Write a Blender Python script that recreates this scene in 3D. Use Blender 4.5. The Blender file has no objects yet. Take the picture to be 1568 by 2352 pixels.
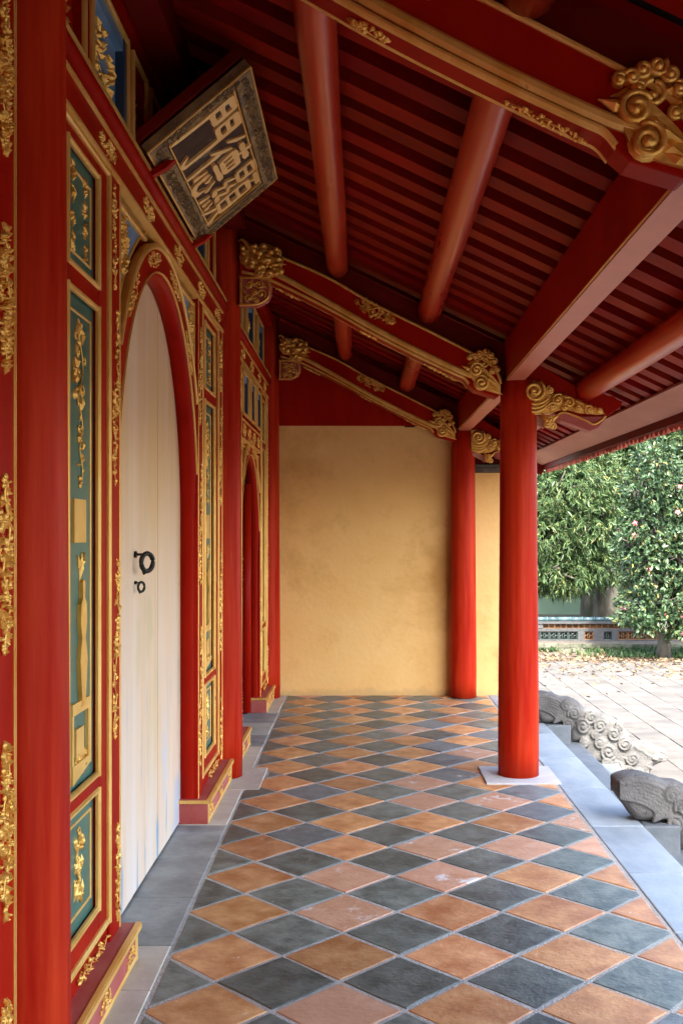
import bpy, bmesh, math, random
import numpy as np
from mathutils import Vector, Matrix

scene = bpy.context.scene
C = scene.collection
R = math.radians

# ------------------------------------------------------------------ camera
FP, VX, VY, H = 2400.0, 829.0, 1225.0, 1.58     # photo (1568 x 2352 reading grid): focal, vanishing point, eye height
cam_d = bpy.data.cameras.new('camera')
cam = bpy.data.objects.new('camera', cam_d)
C.objects.link(cam)
cam.location = (0, 0, H)
cam.rotation_euler = (R(90), 0, 0)
cam_d.sensor_fit = 'HORIZONTAL'
cam_d.sensor_width = 36
cam_d.lens = 36 * FP / 1568
cam_d.shift_x = -(VX - 784) / 1568
cam_d.shift_y = (VY - 1176) / 1568
cam_d.clip_start = 0.05
cam_d.clip_end = 2000
scene.camera = cam

# ------------------------------------------------------------------ sky and sun
SUN_EL, SUN_AZ = 54, 173          # azimuth of the sun seen from above, 0 = +Y, clockwise
world = bpy.data.worlds.new('World')
scene.world = world
world.use_nodes = True
wn = world.node_tree
wn.nodes.clear()
sky = wn.nodes.new('ShaderNodeTexSky')
sky.sky_type = 'NISHITA'
sky.sun_disc = False
sky.sun_elevation = R(SUN_EL)
sky.sun_rotation = R(SUN_AZ)
sky.air_density = 1.0
sky.dust_density = 3.0
sky.ozone_density = 0.5
bg = wn.nodes.new('ShaderNodeBackground')
bg.inputs['Strength'].default_value = 0.15
wo = wn.nodes.new('ShaderNodeOutputWorld')
wn.links.new(sky.outputs[0], bg.inputs[0])
wn.links.new(bg.outputs[0], wo.inputs[0])
sun_d = bpy.data.lights.new('sun', 'SUN')
sun_d.energy = 2.0
sun_d.angle = R(1.5)
sun_d.color = (1.0, 0.95, 0.87)
sun = bpy.data.objects.new('sun', sun_d)
C.objects.link(sun)
sv = Vector((math.sin(R(SUN_AZ)) * math.cos(R(SUN_EL)), math.cos(R(SUN_AZ)) * math.cos(R(SUN_EL)), math.sin(R(SUN_EL))))
sun.rotation_euler = sv.to_track_quat('Z', 'Y').to_euler()
sun.location = (0, -5, 12)

vs = scene.view_settings
vs.view_transform = 'Standard'
vs.look = 'None'
vs.exposure = 3.35
vs.gamma = 1
vs.use_curve_mapping = False
scene.cycles.use_denoising = True
scene.cycles.max_bounces = 10
scene.cycles.diffuse_bounces = 6
scene.cycles.sample_clamp_indirect = 8

# ------------------------------------------------------------------ helpers: pixels of the photo to places
def W(px, py, Y):                       # a photo point on the upright plane at depth Y
    return ((px - VX) * Y / FP, H - (py - VY) * Y / FP)

# ------------------------------------------------------------------ helpers: materials
MATS = {}
def _col(c):
    return (c[0], c[1], c[2], 1.0)

def mat(name, c1, c2=None, scale=4.0, rough=0.5, metal=0.0, bump=0.0, bscale=30.0, stretch=(1, 1, 1),
        spots=None, spot_scale=20.0, spot_at=0.62, rnd=0.0, coat=0.0, detail=6, spec=0.5, rvar=0.1, lo=0.35, hi=0.68, spot_w=0.06):
    m = bpy.data.materials.new(name)
    m.use_nodes = True
    nt = m.node_tree
    b = nt.nodes['Principled BSDF']
    L = nt.links.new
    tc = nt.nodes.new('ShaderNodeTexCoord')
    oi = nt.nodes.new('ShaderNodeObjectInfo')
    mp = nt.nodes.new('ShaderNodeMapping')
    mp.inputs['Scale'].default_value = stretch
    va = nt.nodes.new('ShaderNodeVectorMath'); va.operation = 'ADD'
    vm = nt.nodes.new('ShaderNodeVectorMath'); vm.operation = 'SCALE'
    vm.inputs['Scale'].default_value = 37.0
    cmb = nt.nodes.new('ShaderNodeCombineXYZ')
    for k in range(3):
        L(oi.outputs['Random'], cmb.inputs[k])
    L(cmb.outputs[0], vm.inputs[0])
    L(tc.outputs['Object'], va.inputs[0])
    L(vm.outputs[0], va.inputs[1])
    L(va.outputs[0], mp.inputs['Vector'])
    n1 = nt.nodes.new('ShaderNodeTexNoise')
    n1.inputs['Scale'].default_value = scale
    n1.inputs['Detail'].default_value = detail
    n1.inputs['Roughness'].default_value = 0.62
    L(mp.outputs[0], n1.inputs['Vector'])
    cr = nt.nodes.new('ShaderNodeValToRGB')
    cr.color_ramp.elements[0].position = lo
    cr.color_ramp.elements[1].position = hi
    cr.color_ramp.elements[0].color = _col(c1)
    cr.color_ramp.elements[1].color = _col(c2 or c1)
    L(n1.outputs['Fac'], cr.inputs['Fac'])
    out = cr.outputs['Color']
    if spots:
        n2 = nt.nodes.new('ShaderNodeTexNoise')
        n2.inputs['Scale'].default_value = spot_scale
        n2.inputs['Detail'].default_value = 8
        n2.inputs['Roughness'].default_value = 0.7
        L(mp.outputs[0], n2.inputs['Vector'])
        r2 = nt.nodes.new('ShaderNodeValToRGB')
        r2.color_ramp.elements[0].position = spot_at
        r2.color_ramp.elements[1].position = spot_at + spot_w
        L(n2.outputs['Fac'], r2.inputs['Fac'])
        mx = nt.nodes.new('ShaderNodeMix'); mx.data_type = 'RGBA'
        L(r2.outputs['Color'], mx.inputs['Factor'])
        L(out, mx.inputs['A'])
        mx.inputs['B'].default_value = _col(spots)
        out = mx.outputs['Result']
    if rnd:
        hs = nt.nodes.new('ShaderNodeHueSaturation')
        mr = nt.nodes.new('ShaderNodeMapRange')
        mr.inputs['To Min'].default_value = 1 - rnd
        mr.inputs['To Max'].default_value = 1 + rnd
        L(oi.outputs['Random'], mr.inputs['Value'])
        L(mr.outputs[0], hs.inputs['Value'])
        fr = nt.nodes.new('ShaderNodeMath'); fr.operation = 'MULTIPLY'; fr.inputs[1].default_value = 7.31
        f2 = nt.nodes.new('ShaderNodeMath'); f2.operation = 'FRACT'
        L(oi.outputs['Random'], fr.inputs[0]); L(fr.outputs[0], f2.inputs[0])
        mh = nt.nodes.new('ShaderNodeMapRange')
        mh.inputs['To Min'].default_value = 0.5 - rnd * 0.022
        mh.inputs['To Max'].default_value = 0.5 + rnd * 0.022
        L(f2.outputs[0], mh.inputs['Value'])
        L(mh.outputs[0], hs.inputs['Hue'])
        L(out, hs.inputs['Color'])
        out = hs.outputs['Color']
    L(out, b.inputs['Base Color'])
    rr = nt.nodes.new('ShaderNodeMapRange')
    rr.inputs['To Min'].default_value = max(0.03, rough - rvar)
    rr.inputs['To Max'].default_value = min(1, rough + rvar)
    L(n1.outputs['Fac'], rr.inputs['Value'])
    L(rr.outputs[0], b.inputs['Roughness'])
    b.inputs['Metallic'].default_value = metal
    b.inputs['Specular IOR Level'].default_value = spec
    b.inputs['Coat Weight'].default_value = coat
    b.inputs['Coat Roughness'].default_value = 0.25
    if bump:
        n3 = nt.nodes.new('ShaderNodeTexNoise')
        n3.inputs['Scale'].default_value = bscale
        n3.inputs['Detail'].default_value = 5
        L(mp.outputs[0], n3.inputs['Vector'])
        bp = nt.nodes.new('ShaderNodeBump')
        bp.inputs['Strength'].default_value = bump
        bp.inputs['Distance'].default_value = 0.01
        L(n3.outputs['Fac'], bp.inputs['Height'])
        L(bp.outputs[0], b.inputs['Normal'])
    MATS[name] = m
    return m

RED = mat('red lacquer', (0.28, 0.004, 0.0012), (0.38, 0.013, 0.003), 3, 0.42, bump=0.12, bscale=14, stretch=(1, 1, 0.25), spec=0.06, spots=(0.22, 0.008, 0.006), spot_scale=9, spot_at=0.66)
REDCOL = mat('column lacquer', (0.32, 0.005, 0.001), (0.50, 0.040, 0.010), 13, 0.44, bump=0.28, bscale=26, stretch=(1, 1, 0.07), spec=0.07, spots=(0.46, 0.085, 0.045), spot_scale=10, spot_at=0.665, detail=9, rvar=0.16)
REDPURLIN = mat('purlin lacquer', (0.36, 0.010, 0.003), (0.52, 0.050, 0.013), 10, 0.30, bump=0.14, bscale=12, stretch=(1, 0.08, 1), spec=0.45, detail=8)
REDOLD = mat('weathered red paint', (0.36, 0.05, 0.04), (0.44, 0.11, 0.09), 6, 0.55, bump=0.2, bscale=30, spots=(0.50, 0.25, 0.22), spot_scale=11, spot_at=0.66)
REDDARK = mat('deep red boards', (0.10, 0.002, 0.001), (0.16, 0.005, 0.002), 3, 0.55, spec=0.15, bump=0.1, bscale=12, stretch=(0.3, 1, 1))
REDRAFT = mat('red rafter paint', (0.21, 0.003, 0.001), (0.32, 0.010, 0.003), 4, 0.55, bump=0.15, bscale=20, rnd=0.2, spec=0.12, spots=(0.30, 0.035, 0.016), spot_scale=5, spot_at=0.68)
GOLD = mat('gilt', (0.72, 0.385, 0.07), (0.90, 0.56, 0.15), 12, 0.40, metal=0.65, bump=0.25, bscale=60, spots=(0.35, 0.10, 0.03), spot_scale=26, spot_at=0.70, rvar=0.15)
GOLDFLAT = mat('gilt moulding', (0.66, 0.34, 0.06), (0.86, 0.54, 0.16), 9, 0.42, metal=0.35, bump=0.15, bscale=40, stretch=(1, 0.4, 0.4), spots=(0.33, 0.09, 0.03), spot_scale=18, spot_at=0.66)
GOLDOLD = mat('tarnished carved gilt', (0.17, 0.10, 0.042), (0.38, 0.25, 0.105), 14, 0.65, metal=0.15, bump=0.4, bscale=50, spots=(0.12, 0.10, 0.08), spot_scale=16, spot_at=0.55)
GREEN = mat('green lacquer', (0.030, 0.110, 0.085), (0.050, 0.155, 0.115), 4, 0.38, bump=0.08, bscale=14, stretch=(1, 1, 0.2), coat=0.1)
BLUE = mat('blue lacquer', (0.10, 0.20, 0.34), (0.20, 0.31, 0.45), 7, 0.45, bump=0.08, bscale=14)
BLUEDARK = mat('dark blue edge', (0.015, 0.04, 0.09), (0.02, 0.05, 0.10), 7, 0.4)
PLASTER = mat('ochre plaster', (0.78, 0.445, 0.14), (0.84, 0.53, 0.20), 1.6, 0.88, bump=0.35, bscale=22, spots=(0.58, 0.30, 0.075), spot_scale=1.1, spot_at=0.50, spot_w=0.22, lo=0.3, hi=0.72)
ORANGE = mat('terracotta tile', (0.38, 0.145, 0.045), (0.64, 0.33, 0.14), 8, 0.50, bump=0.3, bscale=45, rnd=0.24, spots=(0.64, 0.48, 0.35), spot_scale=30, spot_at=0.635, detail=8)
SLATE = mat('dark green tile', (0.058, 0.074, 0.062), (0.180, 0.200, 0.166), 10, 0.46, bump=0.32, bscale=50, rnd=0.28, spots=(0.42, 0.42, 0.38), spot_scale=38, spot_at=0.65, detail=8)
ORANGEW = mat('terracotta tile with lime crust', (0.48, 0.24, 0.13), (0.60, 0.34, 0.21), 10, 0.55, bump=0.35, bscale=45, rnd=0.14, spots=(0.66, 0.60, 0.54), spot_scale=6.5, spot_at=0.585, detail=8)
SLATEW = mat('dark tile with lime crust', (0.10, 0.115, 0.11), (0.19, 0.21, 0.20), 13, 0.5, bump=0.4, bscale=50, rnd=0.14, spots=(0.62, 0.60, 0.58), spot_scale=6.5, spot_at=0.635, detail=8)
GROUT = mat('grey mortar', (0.36, 0.34, 0.30), (0.48, 0.455, 0.41), 26, 0.9, bump=0.9, bscale=130, spots=(0.25, 0.235, 0.205), spot_scale=60, spot_at=0.6)
STONE = mat('beige stone slab', (0.42, 0.37, 0.29), (0.54, 0.49, 0.40), 6, 0.66, bump=0.2, bscale=40, rnd=0.10, spots=(0.29, 0.26, 0.20), spot_scale=12, spot_at=0.63)
STONEGREY = mat('grey sill slab', (0.17, 0.185, 0.175), (0.33, 0.345, 0.325), 6, 0.5, bump=0.25, bscale=40, rnd=0.14, detail=9, spots=(0.42, 0.42, 0.40), spot_scale=15, spot_at=0.69)
STONEBLUE = mat('blue grey border stone', (0.205, 0.25, 0.28), (0.31, 0.355, 0.38), 6, 0.58, bump=0.22, bscale=40, rnd=0.10, stretch=(1, 0.5, 1), spots=(0.45, 0.45, 0.44), spot_scale=12, spot_at=0.68)
STEPSTONE = mat('darkened blue grey step stone', (0.075, 0.090, 0.102), (0.125, 0.142, 0.155), 6, 0.65, bump=0.3, bscale=40, rnd=0.12, spots=(0.055, 0.062, 0.068), spot_scale=14, spot_at=0.63)  # border stone colour, darkened to offset the bright sky light on the steps
BASESTONE = mat('pale column stone', (0.44, 0.43, 0.42), (0.54, 0.53, 0.51), 6, 0.7, bump=0.2, bscale=40)
CARVED = mat('weathered carved stone', (0.062, 0.060, 0.056), (0.130, 0.125, 0.117), 6, 0.88, bump=0.8, bscale=70, spots=(0.026, 0.024, 0.022), spot_scale=18, spot_at=0.62, detail=9)
PAVE = mat('courtyard paving', (0.058, 0.051, 0.042), (0.098, 0.087, 0.073), 3, 0.85, bump=0.3, bscale=40, rnd=0.15, spots=(0.055, 0.050, 0.043), spot_scale=14, spot_at=0.62)
PAVEBED = mat('courtyard joints', (0.036, 0.031, 0.025), (0.065, 0.057, 0.046), 12, 0.95, bump=0.4, bscale=60)
IRON = mat('black iron', (0.012, 0.011, 0.010), (0.05, 0.042, 0.03), 20, 0.5, metal=0.7, bump=0.3, bscale=60)
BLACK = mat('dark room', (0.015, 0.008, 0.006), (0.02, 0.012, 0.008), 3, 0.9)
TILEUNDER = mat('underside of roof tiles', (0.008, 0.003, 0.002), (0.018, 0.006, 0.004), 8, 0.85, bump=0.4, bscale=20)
EAVE = mat('faded pink eave board', (0.42, 0.17, 0.11), (0.54, 0.25, 0.175), 3, 0.7, bump=0.25, bscale=25, stretch=(1, 0.35, 1), spots=(0.16, 0.09, 0.075), spot_scale=7, spot_at=0.64)
BEAMUNDER = mat('faded beam paint', (0.46, 0.115, 0.060), (0.54, 0.17, 0.10), 4, 0.5, bump=0.15, bscale=20)
EAVETILE = mat('terracotta eave tile', (0.40, 0.07, 0.04), (0.50, 0.13, 0.08), 9, 0.7, bump=0.3, bscale=40, rnd=0.2)
GREY = mat('grey lime render', (0.042, 0.043, 0.043), (0.072, 0.072, 0.071), 5, 0.85, bump=0.35, bscale=40, spots=(0.04, 0.04, 0.038), spot_scale=9, spot_at=0.62)  # even grey kept dark to stand in for tree shade on the garden wall
AMBER = mat('amber glazed ceramic', (0.13, 0.048, 0.012), (0.20, 0.085, 0.024), 9, 0.3, rnd=0.18, coat=0.3)
JADE = mat('dark green glazed ceramic', (0.018, 0.03, 0.028), (0.04, 0.06, 0.052), 9, 0.3, rnd=0.18, coat=0.3)
GLAZE = mat('blue green glazed ridge tile', (0.025, 0.055, 0.06), (0.07, 0.11, 0.12), 9, 0.35, rnd=0.2)
PALEGREEN = mat('pale green limewash', (0.12, 0.18, 0.115), (0.16, 0.22, 0.145), 0.9, 0.9, bump=0.1, bscale=10)
BRICK = mat('mossy brick', (0.06, 0.068, 0.04), (0.13, 0.125, 0.09), 8, 0.95, bump=0.6, bscale=40, rnd=0.25)
SOIL = mat('garden soil', (0.05, 0.038, 0.025), (0.10, 0.075, 0.05), 5, 0.95, bump=0.7, bscale=30)
BARK = mat('bark', (0.045, 0.038, 0.028), (0.12, 0.108, 0.08), 7, 0.92, bump=1.0, bscale=18, stretch=(1, 1, 0.3), spots=(0.05, 0.065, 0.03), spot_scale=5, spot_at=0.55)
BOARDGREY = mat('worn name board', (0.050, 0.022, 0.014), (0.10, 0.060, 0.045), 9, 0.7, bump=0.2, bscale=30, spots=(0.20, 0.185, 0.175), spot_scale=4.5, spot_at=0.60, spec=0.2)
CHARGOLD = mat('gilt lettering', (0.88, 0.54, 0.18), (0.95, 0.63, 0.26), 6, 0.45, metal=0.15)

def stain(m, centre, scale, radius, col, nscale=3.0, strength=0.8):
    # a damp stain with its own ragged outline
    nt = m.node_tree; L = nt.links.new
    b = nt.nodes['Principled BSDF']
    src = b.inputs['Base Color'].links[0].from_socket
    g = nt.nodes.new('ShaderNodeNewGeometry')
    a = nt.nodes.new('ShaderNodeVectorMath'); a.operation = 'SUBTRACT'; a.inputs[1].default_value = centre
    L(g.outputs['Position'], a.inputs[0])
    k = nt.nodes.new('ShaderNodeVectorMath'); k.operation = 'MULTIPLY'; k.inputs[1].default_value = scale
    L(a.outputs[0], k.inputs[0])
    ln = nt.nodes.new('ShaderNodeVectorMath'); ln.operation = 'LENGTH'
    L(k.outputs[0], ln.inputs[0])
    n = nt.nodes.new('ShaderNodeTexNoise'); n.inputs['Scale'].default_value = nscale; n.inputs['Detail'].default_value = 7
    L(g.outputs['Position'], n.inputs['Vector'])
    ad = nt.nodes.new('ShaderNodeMath'); ad.operation = 'MULTIPLY_ADD'; ad.inputs[1].default_value = radius * 1.6; ad.inputs[2].default_value = -radius * .8
    L(n.outputs['Fac'], ad.inputs[0])
    su = nt.nodes.new('ShaderNodeMath'); su.operation = 'ADD'
    L(ln.outputs['Value'], su.inputs[0]); L(ad.outputs[0], su.inputs[1])
    r = nt.nodes.new('ShaderNodeMapRange'); r.interpolation_type = 'SMOOTHSTEP'
    r.inputs['From Min'].default_value = radius; r.inputs['From Max'].default_value = radius * .25
    r.inputs['To Max'].default_value = strength
    L(su.outputs[0], r.inputs['Value'])
    mx = nt.nodes.new('ShaderNodeMix'); mx.data_type = 'RGBA'
    L(r.outputs[0], mx.inputs['Factor']); L(src, mx.inputs['A']); mx.inputs['B'].default_value = _col(col)
    L(mx.outputs['Result'], b.inputs['Base Color'])
stain(PLASTER, (0.80, 10.19, 1.18), (1.6, 0.2, 0.8), .42, (0.50, 0.235, 0.05), 3.5, .7)
stain(PLASTER, (1.40, 10.19, 0.28), (1.5, 0.2, 1.2), .25, (0.30, 0.19, 0.09), 7, .6)
stain(PLASTER, (0.2, 10.19, 0.0), (0.15, 0.2, 4.0), .32, (0.50, 0.31, 0.13), 9, .55)

def door_mat():
    m = mat('bare pinkish door wood', (0.70, 0.46, 0.26), (0.76, 0.55, 0.37), 7, 0.62, bump=0.08, bscale=30, stretch=(1, 1, 0.05), detail=4)
    nt = m.node_tree; L = nt.links.new
    b = nt.nodes['Principled BSDF']
    src = b.inputs['Base Color'].links[0].from_socket
    tc = nt.nodes.new('ShaderNodeTexCoord')
    sp = nt.nodes.new('ShaderNodeSeparateXYZ')
    g = nt.nodes.new('ShaderNodeNewGeometry')
    L(g.outputs['Position'], sp.inputs[0])
    def layer(src, scale, stretch, at, w, col, zlo, zhi):
        mp = nt.nodes.new('ShaderNodeMapping'); mp.inputs['Scale'].default_value = stretch
        L(g.outputs['Position'], mp.inputs['Vector'])
        n = nt.nodes.new('ShaderNodeTexNoise'); n.inputs['Scale'].default_value = scale; n.inputs['Detail'].default_value = 6
        L(mp.outputs[0], n.inputs['Vector'])
        r = nt.nodes.new('ShaderNodeMapRange')
        r.inputs['From Min'].default_value = at; r.inputs['From Max'].default_value = at + w
        L(n.outputs['Fac'], r.inputs['Value'])
        z = nt.nodes.new('ShaderNodeMapRange')
        z.inputs['From Min'].default_value = zlo; z.inputs['From Max'].default_value = zhi
        L(sp.outputs['Z'], z.inputs['Value'])
        mu = nt.nodes.new('ShaderNodeMath'); mu.operation = 'MULTIPLY'
        L(r.outputs[0], mu.inputs[0]); L(z.outputs[0], mu.inputs[1])
        mx = nt.nodes.new('ShaderNodeMix'); mx.data_type = 'RGBA'
        L(mu.outputs[0], mx.inputs['Factor']); L(src, mx.inputs['A'])
        mx.inputs['B'].default_value = _col(col)
        return mx.outputs['Result']
    o = layer(src, 7, (1, 1, 0.10), 0.52, 0.22, (0.70, 0.43, 0.17), 1.0, 2.3)        # ochre grain in the upper wood
    o = layer(o, 4.5, (1, 1, 0.22), 0.53, 0.14, (0.64, 0.44, 0.19), 2.6, 0.9)         # ochre weathering
    o = layer(o, 5, (1, 1, 0.12), 0.30, 0.4, (0.74, 0.64, 0.57), 1.9, 0.3)            # whitish bare wood lower down
    o = layer(o, 9, (1, 1, 0.16), 0.565, 0.06, (0.27, 0.37, 0.48), 1.0, 0.15)         # blue paint left in the grain
    L(o, b.inputs['Base Color'])
    return m
DOOR = door_mat()
stain(DOOR, (-.985, 4.86, 1.15), (1, 2.2, 1.0), .24, (0.60, 0.47, 0.26), 6, .75)
stain(DOOR, (-.985, 4.62, 1.02), (1, 2.6, .9), .22, (0.62, 0.49, 0.28), 7, .6)
stain(DOOR, (-.985, 5.60, 0.10), (1, 1.3, 1.0), .26, (0.42, 0.48, 0.56), 8, .7)
stain(DOOR, (-.985, 5.25, 0.45), (1, 2.5, .8), .24, (0.52, 0.54, 0.58), 9, .6)
stain(DOOR, (-.985, 5.05, 2.1), (1, 1.6, .5), .42, (0.70, 0.45, 0.20), 5, .6)

def leaf_mat(name, dark, light, extra, rough=0.38, trans=0.25):
    m = bpy.data.materials.new(name); m.use_nodes = True
    nt = m.node_tree; L = nt.links.new
    b = nt.nodes['Principled BSDF']
    at = nt.nodes.new('ShaderNodeAttribute'); at.attribute_name = 'tint'
    cr = nt.nodes.new('ShaderNodeValToRGB')
    cr.color_ramp.elements[0].color = _col(dark)
    cr.color_ramp.elements[1].position = 0.93
    cr.color_ramp.elements[1].color = _col(light)
    e = cr.color_ramp.elements.new(0.97); e.color = _col(extra)
    L(at.outputs['Fac'], cr.inputs['Fac'])
    L(cr.outputs['Color'], b.inputs['Base Color'])
    b.inputs['Roughness'].default_value = rough
    b.inputs['Specular IOR Level'].default_value = 0.28
    t = nt.nodes.new('ShaderNodeBsdfTranslucent')
    L(cr.outputs['Color'], t.inputs['Color'])
    mx = nt.nodes.new('ShaderNodeMixShader'); mx.inputs[0].default_value = trans
    L(b.outputs[0], mx.inputs[1]); L(t.outputs[0], mx.inputs[2])
    L(mx.outputs[0], nt.nodes['Material Output'].inputs['Surface'])
    return m
LEAF_A = leaf_mat('slender leaves', (0.020, 0.052, 0.016), (0.105, 0.155, 0.055), (0.19, 0.18, 0.06))
LEAF_B = leaf_mat('camellia leaves', (0.018, 0.045, 0.020), (0.075, 0.12, 0.05), (0.18, 0.16, 0.05), rough=0.28, trans=0.15)
LEAF_C = leaf_mat('far leaves', (0.020, 0.048, 0.017), (0.095, 0.14, 0.055), (0.19, 0.18, 0.06))
LITTER = leaf_mat('fallen leaves', (0.08, 0.045, 0.024), (0.20, 0.15, 0.085), (0.24, 0.12, 0.09), rough=0.8, trans=0.05)
GRASSM = leaf_mat('grass', (0.025, 0.06, 0.02), (0.075, 0.12, 0.04), (0.15, 0.14, 0.06), trans=0.2)
PINK = mat('pink petals', (0.62, 0.10, 0.14), (0.75, 0.24, 0.24), 30, 0.6)

# ------------------------------------------------------------------ helpers: meshes
WLOC = {}
def empty(name, loc, label, cat, group=None):
    o = bpy.data.objects.new(name, None)
    o.empty_display_size = 0.2
    C.objects.link(o); o.location = loc
    WLOC[o] = Vector(loc)
    tag(o, label, cat, group)
    return o

def tag(o, label=None, cat=None, group=None, kind=None):
    if label: o['label'] = label
    if cat: o['category'] = cat
    if group: o['group'] = group
    if kind: o['kind'] = kind
    return o

class MB:
    def __init__(s):
        s.v, s.f, s.sm = [], [], []
    def add(s, vs, fs, smooth=False):
        n = len(s.v)
        s.v += [tuple(p) for p in vs]
        for f in fs:
            s.f.append(tuple(i + n for i in f)); s.sm.append(smooth)
        return s
    def box(s, x0, x1, y0, y1, z0, z1):
        vs = [(x, y, z) for x in (x0, x1) for y in (y0, y1) for z in (z0, z1)]
        return s.add(vs, [(0, 1, 3, 2), (4, 6, 7, 5), (0, 4, 5, 1), (2, 3, 7, 6), (0, 2, 6, 4), (1, 5, 7, 3)])
    def obox(s, c, u, v, w):                     # centre and three half-axis vectors
        c, u, v, w = Vector(c), Vector(u), Vector(v), Vector(w)
        vs = [c + a * u + b * v + d * w for a in (-1, 1) for b in (-1, 1) for d in (-1, 1)]
        return s.add(vs, [(0, 1, 3, 2), (4, 6, 7, 5), (0, 4, 5, 1), (2, 3, 7, 6), (0, 2, 6, 4), (1, 5, 7, 3)])
    def prism(s, pts, fr, w0, w1):               # 2-D outline in a frame, from depth w0 to w1 along its normal
        n = len(pts)
        a = [fr(u, v, w0) for u, v in pts]; b = [fr(u, v, w1) for u, v in pts]
        fs = [tuple(range(n - 1, -1, -1)), tuple(range(n, 2 * n))]
        fs += [(i, (i + 1) % n, n + (i + 1) % n, n + i) for i in range(n)]
        return s.add(a + b, fs)
    def tube(s, pts, rad, n=8, cap=True, flat=None, smooth=True):
        pts = [Vector(p) for p in pts]
        if not hasattr(rad, '__len__'): rad = [rad] * len(pts)
        rings = []
        t0 = (pts[1] - pts[0]).normalized()
        up = Vector((0, 0, 1)) if abs(t0.z) < 0.9 else Vector((1, 0, 0))
        if flat is not None: up = Vector(flat)
        for i, p in enumerate(pts):
            t = (pts[min(i + 1, len(pts) - 1)] - pts[max(i - 1, 0)])
            if t.length < 1e-9: t = t0
            t.normalize()
            a = t.cross(up)
            if a.length < 1e-6: a = t.orthogonal()
            a.normalize(); b = a.cross(t).normalized()
            rings.append([p + rad[i] * (math.cos(2 * math.pi * k / n) * a + math.sin(2 * math.pi * k / n) * b) for k in range(n)])
        vs = [q for r in rings for q in r]
        fs = [(i * n + k, i * n + (k + 1) % n, (i + 1) * n + (k + 1) % n, (i + 1) * n + k) for i in range(len(pts) - 1) for k in range(n)]
        s.add(vs, fs, smooth)
        if cap:
            m = len(s.v) - len(vs)
            s.f.append(tuple(m + k for k in range(n - 1, -1, -1))); s.sm.append(False)
            s.f.append(tuple(m + (len(pts) - 1) * n + k for k in range(n))); s.sm.append(False)
        return s
    def lathe(s, prof, c, n=32, smooth=True):    # (radius, z) profile about a vertical axis
        vs = [(c[0] + r * math.cos(2 * math.pi * k / n), c[1] + r * math.sin(2 * math.pi * k / n), c[2] + z) for r, z in prof for k in range(n)]
        fs = [(i * n + k, i * n + (k + 1) % n, (i + 1) * n + (k + 1) % n, (i + 1) * n + k) for i in range(len(prof) - 1) for k in range(n)]
        s.add(vs, fs, smooth)
        m = len(s.v) - len(vs)
        s.f.append(tuple(m + k for k in range(n - 1, -1, -1))); s.sm.append(False)
        s.f.append(tuple(m + (len(prof) - 1) * n + k for k in range(n))); s.sm.append(False)
        return s
    def sweep(s, path, prof, closed_prof=True, smooth=False):   # list of rings: path(i) returns list of points
        n = len(prof)
        vs = [q for r in path for q in r]
        fs = []
        for i in range(len(path) - 1):
            for k in range(n if closed_prof else n - 1):
                fs.append((i * n + k, i * n + (k + 1) % n, (i + 1) * n + (k + 1) % n, (i + 1) * n + k))
        s.add(vs, fs, smooth)
        if closed_prof:
            m = len(s.v) - len(vs)
            s.f.append(tuple(m + k for k in range(n - 1, -1, -1))); s.sm.append(False)
            s.f.append(tuple(m + (len(path) - 1) * n + k for k in range(n))); s.sm.append(False)
        return s
    def bump(s, c, U, V, N, a, b, h, n=8, m=3):  # half ellipsoid on a plane
        c, U, V, N = Vector(c), Vector(U), Vector(V), Vector(N)
        vs = []
        for j in range(m):
            t = j / m * math.pi / 2
            for k in range(n):
                p = 2 * math.pi * k / n
                vs.append(c + U * a * math.cos(t) * math.cos(p) + V * b * math.cos(t) * math.sin(p) + N * h * math.sin(t))
        vs.append(c + N * h)
        fs = [(j * n + k, j * n + (k + 1) % n, (j + 1) * n + (k + 1) % n, (j + 1) * n + k) for j in range(m - 1) for k in range(n)]
        fs += [((m - 1) * n + k, (m - 1) * n + (k + 1) % n, m * n) for k in range(n)]
        return s.add(vs, fs, True)
    def mesh(s, name, origin):
        me = bpy.data.meshes.new(name)
        o = Vector(origin)
        me.from_pydata([(p[0] - o.x, p[1] - o.y, p[2] - o.z) for p in s.v], [], s.f)
        me.polygons.foreach_set('use_smooth', s.sm)
        me.update()
        return me
    def build(s, name, material, parent=None, bevel=0.0, fix=False):
        a = np.array(s.v)
        lo, hi = a.min(0), a.max(0)
        org = Vector(((lo[0] + hi[0]) / 2, (lo[1] + hi[1]) / 2, lo[2]))
        me = s.mesh(name, org)
        if fix or bevel:
            bm = bmesh.new(); bm.from_mesh(me)
            bmesh.ops.recalc_face_normals(bm, faces=bm.faces)
            bm.to_mesh(me); bm.free()
        me.materials.append(material)
        o = bpy.data.objects.new(name, me)
        C.objects.link(o)
        place(o, org, parent)
        if bevel:
            md = o.modifiers.new('edge', 'BEVEL'); md.width = bevel; md.segments = 2; md.limit_method = 'ANGLE'; md.angle_limit = R(40)
        return o

def place(o, world, parent=None):
    world = Vector(world)
    if parent is not None:
        o.parent = parent
        o.location = world - WLOC[parent]
    else:
        o.location = world
    WLOC[o] = world

def share(me, name, world, parent, rot=None):     # one more object on the same mesh
    o = bpy.data.objects.new(name, me); C.objects.link(o)
    place(o, world, parent)
    if rot: o.rotation_euler = rot
    return o

def frame(O, U, V, N):
    O, U, V, N = Vector(O), Vector(U).normalized(), Vector(V).normalized(), Vector(N).normalized()
    def f(u, v, w=0.0):
        return O + U * u + V * v + N * w
    f.O, f.U, f.V, f.N = O, U, V, N
    return f

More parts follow.
